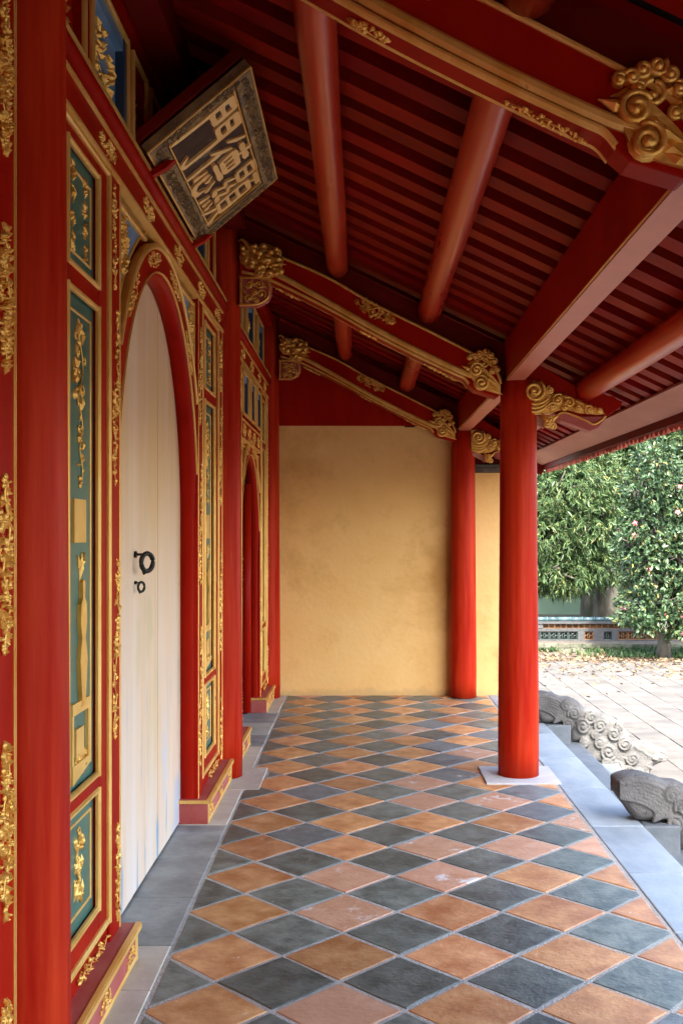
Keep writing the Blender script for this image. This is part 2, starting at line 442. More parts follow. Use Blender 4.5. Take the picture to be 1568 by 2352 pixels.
def wallframe(y, z, x):        # carving on the door wall: u along depth, v up, facing the veranda
    return frame((x, y, z), (0, 1, 0), (0, 0, 1), (1, 0, 0))
def faceframe(x, z, y, ang=0): # carving on a face turned to the near end of the veranda
    c, s_ = math.cos(ang), math.sin(ang)
    return frame((x, y, z), (c, 0, s_), (-s_, 0, c), (0, -1, 0))

def leafshape(mb, fr, u, v, ang, l, w, h):
    c, s_ = math.cos(ang), math.sin(ang)
    def P(a, b, d): return fr(u + a * c - b * s_, v + a * s_ + b * c, d)
    vs = [P(-l / 2, 0, 0), P(-l * .1, -w / 2, h * .25), P(l / 2, 0, h * .35), P(-l * .1, w / 2, h * .25), P(-l * .05, 0, h),
          P(-l * .1, -w / 2, -0.002), P(-l * .1, w / 2, -0.002), P(l / 2, 0, -0.002)]
    mb.add(vs, [(0, 1, 4), (1, 2, 4), (2, 3, 4), (3, 0, 4), (0, 5, 1), (5, 7, 2, 1), (7, 6, 3, 2), (6, 0, 3)], False)

def curl(mb, fr, u, v, ang, r, turns=1.25, th=0.006, sgn=1, n=16, ns=6, h=0.5):
    pts, rad = [], []
    for i in range(n):
        t = i / (n - 1)
        rr = r * (1 - t) ** 0.8 + r * 0.10
        a = ang + sgn * t * turns * 2 * math.pi
        pts.append(fr(u + rr * math.cos(a), v + rr * math.sin(a), th * h)); rad.append(th * (0.75 + 0.5 * t))
    mb.tube(pts, rad, ns, True, flat=fr.N)
    mb.bump(pts[-1], fr.U, fr.V, fr.N, th * 1.5, th * 1.5, th * 1.4, 6, 2)

def carving(fr, w, h, seed, n=None, relief=0.014, size=1.0, lens=False, mb=None):
    """a piece of pierced gilt foliage of about w x h"""
    rng = random.Random(seed)
    mb = mb or MB()
    long_v = h > w
    L_, S_ = (h, w) if long_v else (w, h)
    n = int((n or max(10, 26 * L_ * S_ / 0.02)) * 1.9)
    def put(a, b): return (b, a) if long_v else (a, b)
    def half(a):
        t = abs(a) / (L_ / 2)
        return S_ / 2 * (math.sqrt(max(0, 1 - t ** 2.2)) if lens else (1 if t < .75 else max(0.1, 1 - (t - .75) * 2.6)))
    # vine
    pts = []
    ph = rng.random() * 6
    for i in range(22):
        a = -L_ * .47 + L_ * .94 * i / 21
        u, v = put(a, half(a) * .5 * math.sin(ph + a / S_ * 3.2))
        pts.append(fr(u, v, relief * .35))
    mb.tube(pts, relief * .22, 5, True, flat=fr.N)
    for i in range(n):
        a = rng.uniform(-.5, .5) * L_
        b = rng.uniform(-1, 1) * half(a) * .9
        u, v = put(a, b)
        k = rng.random()
        s_ = S_ * size
        if k < .62:
            base = (math.pi / 2 if long_v else 0)
            leafshape(mb, fr, u, v, base + rng.gauss(0, .55) + (math.pi if rng.random() < .5 else 0), s_ * rng.uniform(.26, .46), s_ * rng.uniform(.10, .17), relief * rng.uniform(.6, 1.25))
        elif k < .84:
            curl(mb, fr, u, v, rng.random() * 6.3, s_ * rng.uniform(.09, .16), rng.uniform(.8, 1.3), relief * .33, rng.choice((-1, 1)), 10, 5)
        else:
            rr = s_ * rng.uniform(.06, .11)
            mb.bump(fr(u, v, 0), fr.U, fr.V, fr.N, rr, rr, relief * rng.uniform(.7, 1.2), 7, 2)
    return mb

# ================================================================== THE SETTING
GZ = -0.50                          # level of the courtyard
TX0, TX1 = -0.725, 1.232            # tiled part of the veranda floor
YA, YB, YC_ = 2.80, 6.80, 10.05     # column lines
GABLE = 10.19

def struct(o):
    o['kind'] = 'structure'
    return o

ground = struct(MB().add([(-400, -200, GZ - .06), (400, -200, GZ - .06), (400, 900, GZ - .06), (-400, 900, GZ - .06)], [(0, 1, 2, 3)]).build('ground', SOIL))
court = struct(MB().box(1.3, 26, -14, 17.0, GZ - .055, GZ - .012).box(-9, 1.3, -14, -2.9, GZ - .055, GZ - .012).build('courtyard', PAVEBED))
garden = struct(MB().box(-4, 30, 17.02, 60, GZ - .05, GZ - .018).build('garden_bed', SOIL))
floor = struct(MB().box(-1.25, 1.50, -2.8, 10.6, -0.46, -0.003).build('veranda_floor', GROUT))

# floor tiles laid on the diagonal, cut along the borders
def clip(poly, axis, lim, keep_less):
    out = []
    for i in range(len(poly)):
        p, q = poly[i], poly[(i + 1) % len(poly)]
        ip = (p[axis] <= lim) if keep_less else (p[axis] >= lim)
        iq = (q[axis] <= lim) if keep_less else (q[axis] >= lim)
        if ip: out.append(p)
        if ip != iq:
            t = (lim - p[axis]) / (q[axis] - p[axis])
            out.append((p[0] + t * (q[0] - p[0]), p[1] + t * (q[1] - p[1])))
    return out

def poly_area(p):
    return abs(sum(p[i][0] * p[(i + 1) % len(p)][1] - p[(i + 1) % len(p)][0] * p[i][1] for i in range(len(p)))) / 2

def shrink(poly, d):
    n = len(poly); out = []
    ar = sum(poly[i][0] * poly[(i + 1) % n][1] - poly[(i + 1) % n][0] * poly[i][1] for i in range(n))
    if ar < 0: poly = poly[::-1]
    for i in range(n):
        p0, p1, p2 = Vector(poly[i - 1]), Vector(poly[i]), Vector(poly[(i + 1) % n])
        a, b = (p1 - p0).normalized(), (p2 - p1).normalized()
        na, nb = Vector((-a.y, a.x)), Vector((-b.y, b.x))
        k = (na + nb); den = max(0.25, 1 + na.dot(nb))
        q = p1 + k / den * d
        out.append((q.x, q.y))
    return out

def tile_prism(poly, rng, ztop, thick, cham=0.004, jit=0.0022):
    pts = []
    n = len(poly)
    for i in range(n):
        p, q = poly[i], poly[(i + 1) % n]
        pts.append((p[0] + rng.gauss(0, jit), p[1] + rng.gauss(0, jit)))
        if math.hypot(q[0] - p[0], q[1] - p[1]) > .12:
            t = rng.uniform(.3, .7)
            pts.append((p[0] + t * (q[0] - p[0]) + rng.gauss(0, jit * .8), p[1] + t * (q[1] - p[1]) + rng.gauss(0, jit * .8)))
    top = shrink(pts, cham)
    if len(top) != len(pts): top = pts
    tx, ty = rng.gauss(0, .0022), rng.gauss(0, .0022)
    cx = sum(p[0] for p in pts) / len(pts); cy = sum(p[1] for p in pts) / len(pts)
    m = len(pts)
    if sum(pts[i][0] * pts[(i + 1) % m][1] - pts[(i + 1) % m][0] * pts[i][1] for i in range(m)) < 0: pts = pts[::-1]
    vs = [(x, y, ztop - thick) for x, y in pts] + [(x, y, ztop - cham * .8) for x, y in pts] + [(x, y, ztop + (x - cx) * tx + (y - cy) * ty) for x, y in top]
    fs = [tuple(range(2 * m, 3 * m))]
    for r in range(2):
        fs += [(r * m + i, r * m + (i + 1) % m, (r + 1) * m + (i + 1) % m, (r + 1) * m + i) for i in range(m)]
    return MB().add(vs, fs)

DX, DY, X0, Y0 = 0.4385, 0.4515, -0.072, 3.682
rng = random.Random(5)
for kind in (0, 1):
    for i in range(-4, 6):
        for j in range(-3, 17):
            cx = X0 + (i + (0.5 if kind else 0)) * DX
            cy = Y0 + (j + (0 if kind else 0.5)) * DY
            poly = [(cx - DX / 2, cy), (cx, cy - DY / 2), (cx + DX / 2, cy), (cx, cy + DY / 2)]
            poly = [(x + .004 * math.sin(3.1 * y), y + .004 * math.sin(4.3 * x)) for x, y in poly]
            for ax, lim, less in ((0, TX0 + .006, False), (0, TX1 - .006, True), (1, -2.7, False), (1, GABLE - .02, True)):
                poly = clip(poly, ax, lim, less)
                if len(poly) < 3: break
            if len(poly) < 3 or poly_area(poly) < .006: continue
            if 6.47 < cy < 7.0 and cx < -.62: poly = clip(poly, 0, -.612, False)
            if len(poly) < 3 or poly_area(poly) < .006: continue
            poly = shrink(poly, .0085)
            worn = rng.random() < (.5 if (cx > .15 and 4.4 < cy < 8.6) else .07)
            m_ = (SLATEW if worn else SLATE) if kind else (ORANGEW if worn else ORANGE)
            o = tile_prism(poly, rng, rng.gauss(0, .0009), .012).build('floor_tile', m_, floor, fix=True)

# sill slabs along the door wall
def slab(parent, name, x0, x1, y0, y1, z1, t, m, gap=.004, bev=.004):
    return MB().box(x0 + gap / 2, x1 - gap / 2, y0 + gap / 2, y1 - gap / 2, z1 - t, z1).build(name, m, parent, bevel=bev)
for y0, y1, m_ in ((-0.5, .5, STONE), (.5, 1.5, STONE), (1.5, 2.5, STONE), (2.5, 3.05, STONE), (3.05, 3.61, STONE), (3.61, 4.0, STONE), (4.0, 4.53, STONEGREY), (4.53, 5.07, STONEGREY), (5.07, 5.65, STONEGREY),
                   (5.65, 6.43, STONE), (7.03, 7.74, STONE), (7.74, 8.2, STONEGREY), (8.2, 8.7, STONE), (8.7, 9.2, STONEGREY), (9.2, 9.85, STONE), (9.85, 10.17, STONE)):
    slab(floor, 'sill_slab', -1.22, TX0, y0, y1, .001 + .0007 * math.sin(y0 * 7), .01, m_)
slab(floor, 'sill_slab', -1.0, -.625, 6.43, 7.03, .0035, .012, STONE)
# border stones along the open side and the steps below them
rng = random.Random(9)
y = -0.5
for L_ in (.9, .8, .95, .7, .62, .66, .72, .78, .85, .9, .82, .8, .9, .9):
    y1 = min(10.45, y + L_)
    slab(floor, 'border_slab', TX1 + .004, 1.525, y, y1, .001 + rng.random() * .002, .16, STONEBLUE, bev=.007)
    y = y1
    if y1 >= 10.45: break
steps = struct(MB().box(1.50, 1.79, 3.0, 9.0, GZ - .04, -.20).box(1.79, 2.09, 3.0, 9.0, GZ - .04, -.37).build('steps', GREY))
for x0, x1, z in ((1.527, 1.81, -.155), (1.812, 2.11, -.325)):
    y = 2.98
    for L_ in (1.0, .9, 1.05, .85, 1.1, .95, 1.2):
        y1 = min(9.02, y + L_)
        slab(steps, 'step_slab', x0, x1, y, y1, z + rng.random() * .002, .045, STEPSTONE, bev=.008)
        y = y1
        if y1 >= 9.02: break
for yb in (5.79, 8.74):
    MB().box(1.5265, 1.725, yb - .15, yb + .15, -.20, -.002).build('cheek_stone', STEPSTONE, steps, bevel=.008)
# courtyard paving
rng = random.Random(12)
PW, PD = 0.315, 0.31
n_s = 0
for i in range(0, 22):
    for j in range(0, 38):
        x0 = 1.55 + i * PW
        y0 = 5.6 + j * PD + (PD / 2 if i % 2 else 0)
        if y0 + PD > 17.0: continue
        if x0 > .318 * (y0 + .3) or x0 + PW < .165 * y0: continue
        if x0 < 2.06 and y0 < 9.1: continue
        if x0 < 1.4: continue
        if n_s > 290: continue
        n_s += 1
        g = .0045
        poly = [(x0 + g, y0 + g), (x0 + PW - g, y0 + g), (x0 + PW - g, y0 + PD - g), (x0 + g, y0 + PD - g)]
        tile_prism(poly, rng, GZ + rng.gauss(0, .0015), .02, .003, .0015).build('paving_slab', PAVE, court, fix=True)

SL = 0.48
def zr(x): return 3.304 - SL * x           # underside of the rafters
# ------------------------------------------------------------------ gable walls
XZ = lambda y: (lambda u, v, w=0.0: Vector((u, y + w, v)))
gw = empty('gable_wall', (0.3, GABLE, 0), 'ochre yellow plastered end wall closing the veranda', 'wall')
MB().prism([(-3.9, -.4), (1.60, -.4), (1.60, 2.17), (1.085, 2.17), (1.085, 2.63), (-3.9, 2.63)], XZ(GABLE), 0, .26).build('plaster', PLASTER, gw, fix=True)
MB().prism([(-3.9, 2.635), (1.07, 2.625), (1.07, zr(1.07) + .055), (-.9, zr(-.9) + .055), (-3.9, 4.9)], XZ(GABLE - .012), 0, .2).build('red_board', RED, gw, fix=True)
mb = MB()
rng = random.Random(3)
x = -.85
while x < 1.0:
    w = rng.uniform(.05, .2)
    if rng.random() < .45: mb.box(x, x + w, GABLE - .006, GABLE + .01, 2.622 - rng.random() * .008, 2.645)
    x += w + rng.uniform(.02, .1)
mb.build('dark_gap', BLACK, gw)
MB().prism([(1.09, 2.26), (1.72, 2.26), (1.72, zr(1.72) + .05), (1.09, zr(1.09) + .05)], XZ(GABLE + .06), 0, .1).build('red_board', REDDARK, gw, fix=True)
mb = MB(); mb.box(1.10, 1.60, GABLE - .03, GABLE + .28, 2.175, 2.215).box(1.11, 1.60, GABLE - .015, GABLE + .27, 2.215, 2.25).build('wall_cap', mat('mossy moulding', (.06, .05, .04), (.16, .13, .10), 12, .9, bump=.5), gw)
MB().box(1.075, 1.087, GABLE - .010, GABLE + .01, 0.0, 2.17).build('edge_strip', REDDARK, gw)
nw = empty('gable_wall', (0.3, -.6, 0), 'ochre plastered end wall at the near end of the veranda', 'wall')
MB().prism([(-3.9, -.4), (1.60, -.4), (1.60, 2.17), (1.07, 2.5), (1.07, zr(1.07) + .05), (-.9, zr(-.9) + .05), (-3.9, 4.9)], XZ(-1.06), 0, .26).build('plaster', PLASTER, nw, fix=True)
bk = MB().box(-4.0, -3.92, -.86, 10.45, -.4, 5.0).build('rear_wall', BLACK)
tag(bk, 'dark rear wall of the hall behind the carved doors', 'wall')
hall = struct(MB().box(-3.9, -1.26, -.58, 10.15, -.46, -.004).build('hall_floor', STONEGREY))

# ------------------------------------------------------------------ roof
RY0, RY1, EX = -1.6, 11.45, 1.985
roof = empty('roof', (0, 5, 3.3), 'red timber roof of the veranda with close set rafters and tiled eave', 'roof')
th = math.atan(SL)
dv = Vector((math.cos(th), 0, -math.sin(th))); nv = Vector((math.sin(th), 0, math.cos(th)))
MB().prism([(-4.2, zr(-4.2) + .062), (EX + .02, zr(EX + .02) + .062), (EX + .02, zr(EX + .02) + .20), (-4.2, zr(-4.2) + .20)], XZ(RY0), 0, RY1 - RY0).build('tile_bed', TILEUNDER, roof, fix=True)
rl = (EX + 1.1) / math.cos(th) / 2
raf = MB().obox((0, 0, 0), dv * rl, Vector((0, .062, 0)), nv * .026).mesh('rafter', (0, 0, 0))
raf.materials.append(REDRAFT)
PITCH = .244
y = -1.5; k = 0
rng = random.Random(8)
while y < RY1 - .05:
    xm = (EX - 1.1) / 2
    share(raf, 'rafter', (xm + nv.x * .026, y + rng.gauss(0, .009), zr(xm) + nv.z * .026 + rng.gauss(0, .002)), roof, (rng.gauss(0, .012), 0, rng.gauss(0, .005)))
    y += PITCH
# boards and tile ends along the eave
MB().obox(((EX + 1.80) / 2, (RY0 + RY1) / 2, zr((EX + 1.80) / 2) - .012), dv * .105, Vector((0, (RY1 - RY0) / 2, 0)), nv * .011).build('eave_board', EAVE, roof, bevel=.003)
MB().box(EX + .004, EX + .03, RY0, RY1, zr(EX) - .075, zr(EX) + .06).build('fascia', REDDARK, roof)
et = MB()
prof = [(-.052, .05), (-.052, .0), (-.042, -.028), (-.022, -.044), (0, -.05), (.022, -.044), (.042, -.028), (.052, 0), (.052, .05)]
et.prism(prof, lambda u, v, w=0.0: Vector((w, u, v)), -.012, .012)
etm = et.mesh('eave_tile', (0, 0, 0)); etm.materials.append(EAVETILE)
y = RY0 + .08
while y < RY1:
    share(etm, 'eave_tile', (EX + .044 + rng.gauss(0, .002), y, zr(EX) - .062 + rng.gauss(0, .004)), roof, (rng.gauss(0, .04), rng.gauss(0, .05), rng.gauss(0, .05)))
    y += .111
MB().obox(((EX - 1.0) / 2, RY1 + .012, zr((EX - 1.0) / 2) - .03), dv * (rl - .02), Vector((0, .012, 0)), nv * .10).build('verge_board', REDDARK, roof)

# ================================================================== COLUMNS
def column(x, y, ztop, r, label, cat='column', base=None, group=None):
    t = empty('red_column', (x, y, 0), label, cat, group)
    z0 = .004
    if base:
        z0 = .012
        MB().box(x - base[0], x + base[1], y - base[2], y + base[3], -.006, .0115).build('base_slab', BASESTONE, t, bevel=.003)
    prof = []
    for i in range(15):
        q = i / 14
        prof.append((r * (1.03 - .10 * q - .03 * (1 - math.cos(q * math.pi)) / 2 + .004 * math.sin(q * 9)), z0 + q * (ztop - z0)))
    prof[0] = (r * 1.015, z0)
    MB().lathe(prof, (x, y, 0), 48).build('shaft', REDCOL, t)
    return t
column(-.917, YA, 3.66, .132, 'red lacquered round column at the near edge of the pale wooden door bay')
column(-.905, YB, 3.66, .130, 'red lacquered round column in the carved wall between pale door and open doorway')
column(-.905, YC_, 3.66, .125, 'red lacquered round column where carved wall meets yellow end wall')
column(1.023, YB, 2.57, .129, 'free standing red round column on square pale stone slab', base=(.235, .235, .24, .24))
column(.983, YC_ + .02, 2.57, .125, 'red round column standing against the yellow end wall')
column(1.0, YA - .02, 2.57, .129, 'red round column on stone slab supporting the near carved beam', base=(.235, .22, .24, .24))

# ================================================================== CARVED DOOR SCREENS
FX = -0.89

def arch_pts(yc, a, zc, b, n=28):
    pts = [(yc - a, 0.0), (yc - a, zc * .5), (yc - a, zc)]
    pts += [(yc - a * math.cos(math.pi * i / n), zc + b * math.sin(math.pi * i / n)) for i in range(1, n)]
    pts += [(yc + a, zc), (yc + a, zc * .5), (yc + a, 0.0)]
    return pts

def normals2(pts):
    out = []
    for i in range(len(pts)):
        p, q = pts[max(0, i - 1)], pts[min(len(pts) - 1, i + 1)]
        dx, dz = q[0] - p[0], q[1] - p[1]
        l = math.hypot(dx, dz)
        out.append((-dz / l, dx / l))
    return out

def strip(mb, p, q, w, x0, x1):        # a straight moulding on the wall between two (y, z) points
    d = Vector((0, q[0] - p[0], q[1] - p[1])); l = d.length; d.normalize()
    n = Vector((0, -d.z, d.y))
    c = Vector(((x0 + x1) / 2, (p[0] + q[0]) / 2, (p[1] + q[1]) / 2))
    # half-round front: a flat bar with two bevelled shoulders
    prof = [(-w / 2, x0), (-w / 2, x0 + (x1 - x0) * .55), (-w * .22, x1), (w * .22, x1), (w / 2, x0 + (x1 - x0) * .55), (w / 2, x0)]
    rings = []
    for s_ in (-1, 1):
        cc = Vector((0, c.y, c.z)) + d * (s_ * l / 2)
        rings.append([cc + n * a + Vector((x, 0, 0)) for a, x in prof])
    mb.sweep(rings, prof)

def rectframe(mb, y0, y1, z0, z1, w, x0, x1):
    strip(mb, (y0, z0 - w / 2), (y0, z1 + w / 2), w, x0, x1)
    strip(mb, (y1, z0 - w / 2), (y1, z1 + w / 2), w, x0, x1)
    strip(mb, (y0 + w / 2, z0), (y1 - w / 2, z0), w, x0, x1 - .0007)
    strip(mb, (y0 + w / 2, z1), (y1 - w / 2, z1), w, x0, x1 - .0007)

def side_panel(parent, y0, y1, ztop, seed, inner=.40, green=True):
    pc, hw = (y0 + y1) / 2, (y1 - y0) / 2
    oi, ii = hw * .66, hw * inner
    rng = random.Random(seed)
    mb = MB()
    mb.box(FX - .07, FX + .003, y0, pc - oi, .12, ztop).box(FX - .07, FX + .003, pc + oi, y1, .12, ztop)
    mb.box(FX - .07, FX - .006, pc - oi, pc - ii, .12, ztop).box(FX - .07, FX - .006, pc + ii, pc + oi, .12, ztop)
    for z0, z1 in ((.12, .30), (.705, .76), (2.345, 2.42), (2.795, ztop)): mb.box(FX - .07, FX - .006, pc - ii, pc + ii, z0, z1)
    if not green: mb.box(FX - .068, FX - .03, pc - ii, pc + ii, .3, 2.795)
    p = mb.build('side_panel', RED, parent, bevel=.004)
    g = MB()
    rectframe(g, pc - oi, pc + oi, .215, ztop - .012, .021, FX - .006, FX + .009)
    g.build('gilt_frame', GOLDFLAT, p)
    g = MB()
    for yy in (y0 + .012, y1 - .012): strip(g, (yy, .13), (yy, ztop), .009, FX - .004, FX + .007)
    g.build('gilt_edge', GOLDFLAT, p)
    levels = ((.30, .705), (.76, 2.345), (2.42, 2.795))
    for li, (z0, z1) in enumerate(levels):
        if green:
            MB().box(FX - .06, FX - .024, pc - ii + .002, pc + ii - .002, z0, z1).build('green_panel', GREEN, p)
        g = MB()
        rectframe(g, pc - ii, pc + ii, z0, z1, .018, FX - .014, FX + .003)
        g.build('gilt_frame', GOLDFLAT, p)
        if not green: continue
        mb = MB()   # dark recess edge inside the frame
        g = MB()
        rectframe(g, pc - ii + .045, pc + ii - .045, z0 + .055, z1 - .055, .009, FX - .026, FX - .019)
        g.build('gilt_line', GOLDFLAT, p)
        fr = lambda dz, dy=0: wallframe(pc + dy, dz, FX - .024)
        w = ii * 2 - .16
        if li == 0:
            m2 = carving(fr((z0 + z1) / 2), w * .62, .22, seed + 1, 16, .013, lens=True)
            m2.build('gilt_carving', GOLD, p)
        elif li == 2:      # rows of written signs in gilt
            for dy in (-w * .33, w * .33):
                for k in range(4):
                    m2 = MB()
                    m2.prism([(-.003, -.026), (.003, -.026), (.003, .026), (-.003, .026)], fr((z0 + z1) / 2 + .12 - k * .075, dy), 0, .006)
                    m2.prism([(-.016, -.003), (.016, -.003), (.016, .003), (-.016, .003)], fr((z0 + z1) / 2 + .12 - k * .075, dy), 0, .0055)
                    f2 = fr((z0 + z1) / 2 + .12 - k * .075, dy)
                    for s_ in range(7):
                        leafshape(m2, f2, rng.uniform(-.014, .014), rng.uniform(-.024, .024), rng.choice((0, 1.57, .8, 2.3)), rng.uniform(.025, .045), .010, .012)
                    m2.build('gilt_sign', GOLD, p)
        else:
            # a tall still life: vase on a stepped stand, box, peaches, lotus above
            m2 = carving(fr(2.12), w * .72, .28, seed + 2, 16, .013, lens=True)
            m2 = carving(fr(1.86, w * .1), w * .34, .26, seed + 6, 8, .012, lens=True, mb=m2)
            m2.build('gilt_carving', GOLD, p)
            f3 = fr(1.62)
            MB().prism([(-w * .35, -.07), (w * .28, -.07), (w * .28, .07), (-w * .35, .07)], f3, 0, .010).build('gilt_tablet', GOLDFLAT, p)
            f4 = fr(1.27)
            vase = [(0, .16), (.012, .15), (.010, .10), (.026, .08), (.030, .02), (.016, -.03), (.026, -.06), (.034, -.10), (.022, -.20), (.014, -.24), (.022, -.25)]
            vo = [(a * 1.25 + w * .1, b) for a, b in vase] + [(-a * 1.25 + w * .1, b) for a, b in vase[::-1][:-1]]
            m4 = MB().prism(vo, f4, 0, .014)
            leafshape(m4, f4, w * .1, .2, 1.4, .10, .03, .014); leafshape(m4, f4, w * .2, .22, .9, .07, .025, .014)
            leafshape(m4, f4, w * .0, .21, 2.1, .07, .025, .014)
            m4.build('gilt_vase', GOLD, p)
            f5 = fr(.985)
            m5 = MB()
            hw_ = w * .47
            m5.prism([(-hw_, .055), (hw_, .055), (hw_, .018), (-hw_, .018)], f5, 0, .012)
            m5.prism([(hw_ - .018, .018), (hw_, .018), (hw_, -.14), (hw_ - .018, -.14)], f5, 0, .0113)
            m5.prism([(-hw_, .018), (-hw_ + .018, .018), (-hw_ + .018, -.139), (-hw_, -.139)], f5, 0, .0107)
            m5.prism([(-hw_, -.14), (hw_ + .008, -.14), (hw_ + .008, -.165), (-hw_, -.20)], f5, 0, .0124)
            m5.prism([(-hw_ * .6, -.03), (hw_ * .25, -.03), (hw_ * .25, -.12), (-hw_ * .6, -.12)], f5, 0, .012)
            m5.build('gilt_stand', GOLDFLAT, p)
            m6 = carving(fr(.845, w * .05), w * .55, .10, seed + 7, 12, .016, lens=True)
            m6.build('gilt_carving', GOLD, p)
    # carved clumps up the two stiles, staggered
    sw = hw - oi
    for side in (-1, 1):
        for k, zc_ in enumerate((.42, .95, 1.38, 1.86, 2.28, 2.62)):
            zc_ += .1 * (1 if side > 0 else -1) * (1 if k % 2 else -1) * .8
            if zc_ + .2 > ztop: zc_ = ztop - .22
            yc_ = pc + side * (oi + sw * (.40 if k % 2 else .66))
            f = wallframe(yc_, zc_, FX + .003)
            carving(f, sw * .46, .34 + .06 * rng.random(), seed * 31 + k * 3 + side, 26, .011, size=1.0, lens=True).build('gilt_carving', GOLD, p)
    f = wallframe(pc + hw * .2, .168, FX + .003)
    carving(f, hw * .8, .05, seed + 90, 22, .012).build('gilt_carving', GOLD, p)
    return p

def plinth(parent, y0, y1, seed):
    p = MB().box(-1.02, -.830, y0, y1, .001, .112).build('plinth', REDOLD, parent, bevel=.004)
    g = MB().box(-1.015, -.818, y0 - .008, y1 + .008, .1125, .134)
    g.build('plinth_top', REDOLD, p, bevel=.005)
    g = MB()
    g.box(-.8185, -.8135, y0 - .006, y1 + .006, .114, .132).box(-1.0, -.82, y0 - .0125, y0 - .0075, .114, .132).box(-.835, -.817, y0 - .005, y1 + .005, .1335, .1375)
    for yy in (y0 + .02, y1 - .02): strip(g, (yy, .006), (yy, .112), .034, -.832, -.824)
    strip(g, (y0 + .04, .014), (y1 - .04, .014), .020, -.832, -.8245)
    strip(g, (y0 + .04, .103), (y1 - .04, .103), .014, -.832, -.8245)
    g.build('gilt_frame', GOLDFLAT, p)
    for yy in (y0 + .12, (y0 + y1) / 2, y1 - .12):
        carving(wallframe(yy, .058, -.8285), .13, .06, seed + int(yy * 50), 14, .008).build('gilt_carving', GOLD, p)

def rail(parent, y0, y1, z0, z1, ys, seed, cw=.27):
    r = MB().box(FX - .07, FX + .002, y0, y1, z0, z1).build('rail', RED, parent, bevel=.003)
    g = MB()
    strip(g, (y0, z0 - .008), (y1, z0 - .008), .028, FX - .05, FX + .014)
    strip(g, (y0, z1 + .006), (y1, z1 + .006), .020, FX - .05, FX + .012)
    g.build('gilt_moulding', GOLDFLAT, r)
    for i, yy in enumerate(ys):
        carving(wallframe(yy, (z0 + z1) / 2, FX + .002), cw * .85, (z1 - z0) * .8, seed + i, 36, .011, size=.7, lens=True).build('gilt_carving', GOLD, r)
    return r

def transom(parent, y0, y1, z0, z1, seed, field=None, x=0.0, small=False):
    """framed panel above the doors with a blue field"""
    w = .020
    p = MB().box(FX - .075 + x, FX - .045 + x, y0, y1, z0, z1).build('transom_panel', field or BLUE, parent)
    g = MB()
    rectframe(g, y0, y1, z0, z1, w, FX - .016 + x, FX + .000 + x)
    g.build('gilt_frame', GOLDFLAT, p)
    rb = MB()
    for a0, a1, b0, b1 in ((y0 - .02, y0 + .009, z0, z1), (y1 - .009, y1 + .02, z0, z1), (y0 + .009, y1 - .009, z0 - .02, z0 + .009), (y0 + .009, y1 - .009, z1 - .009, z1 + .02)): rb.box(FX - .078 + x, FX - .0155 + x, a0, a1, b0, b1)
    rb.build('red_frame', RED, p)
    if (y1 - y0) > .3:
        b = MB()
        b.box(FX - .0448 + x, FX - .012 + x, y1 - .055, y1 - .011, z0 + .011, z1 - .011)
        b.build('dark_reveal', BLUEDARK, p)
        b = MB()
        b.box(FX - .0448 + x, FX - .015 + x, y0 + .012, y1 - .056, z1 - .06, z1 - .012)
        b.box(FX - .0448 + x, FX - .0155 + x, y0 + .012, y0 + .05, z0 + .012, z1 - .061)
        b.build('blue_reveal', BLUE, p)
    carving(wallframe((y0 + y1) / 2 - .01, (z0 + z1) / 2 - .015, FX - .045 + x), (y1 - y0) * (.62 if not small else .5), (z1 - z0) * .72, seed, 34 if not small else 20, .020, size=.62, lens=True).build('gilt_carving', GOLD, p)

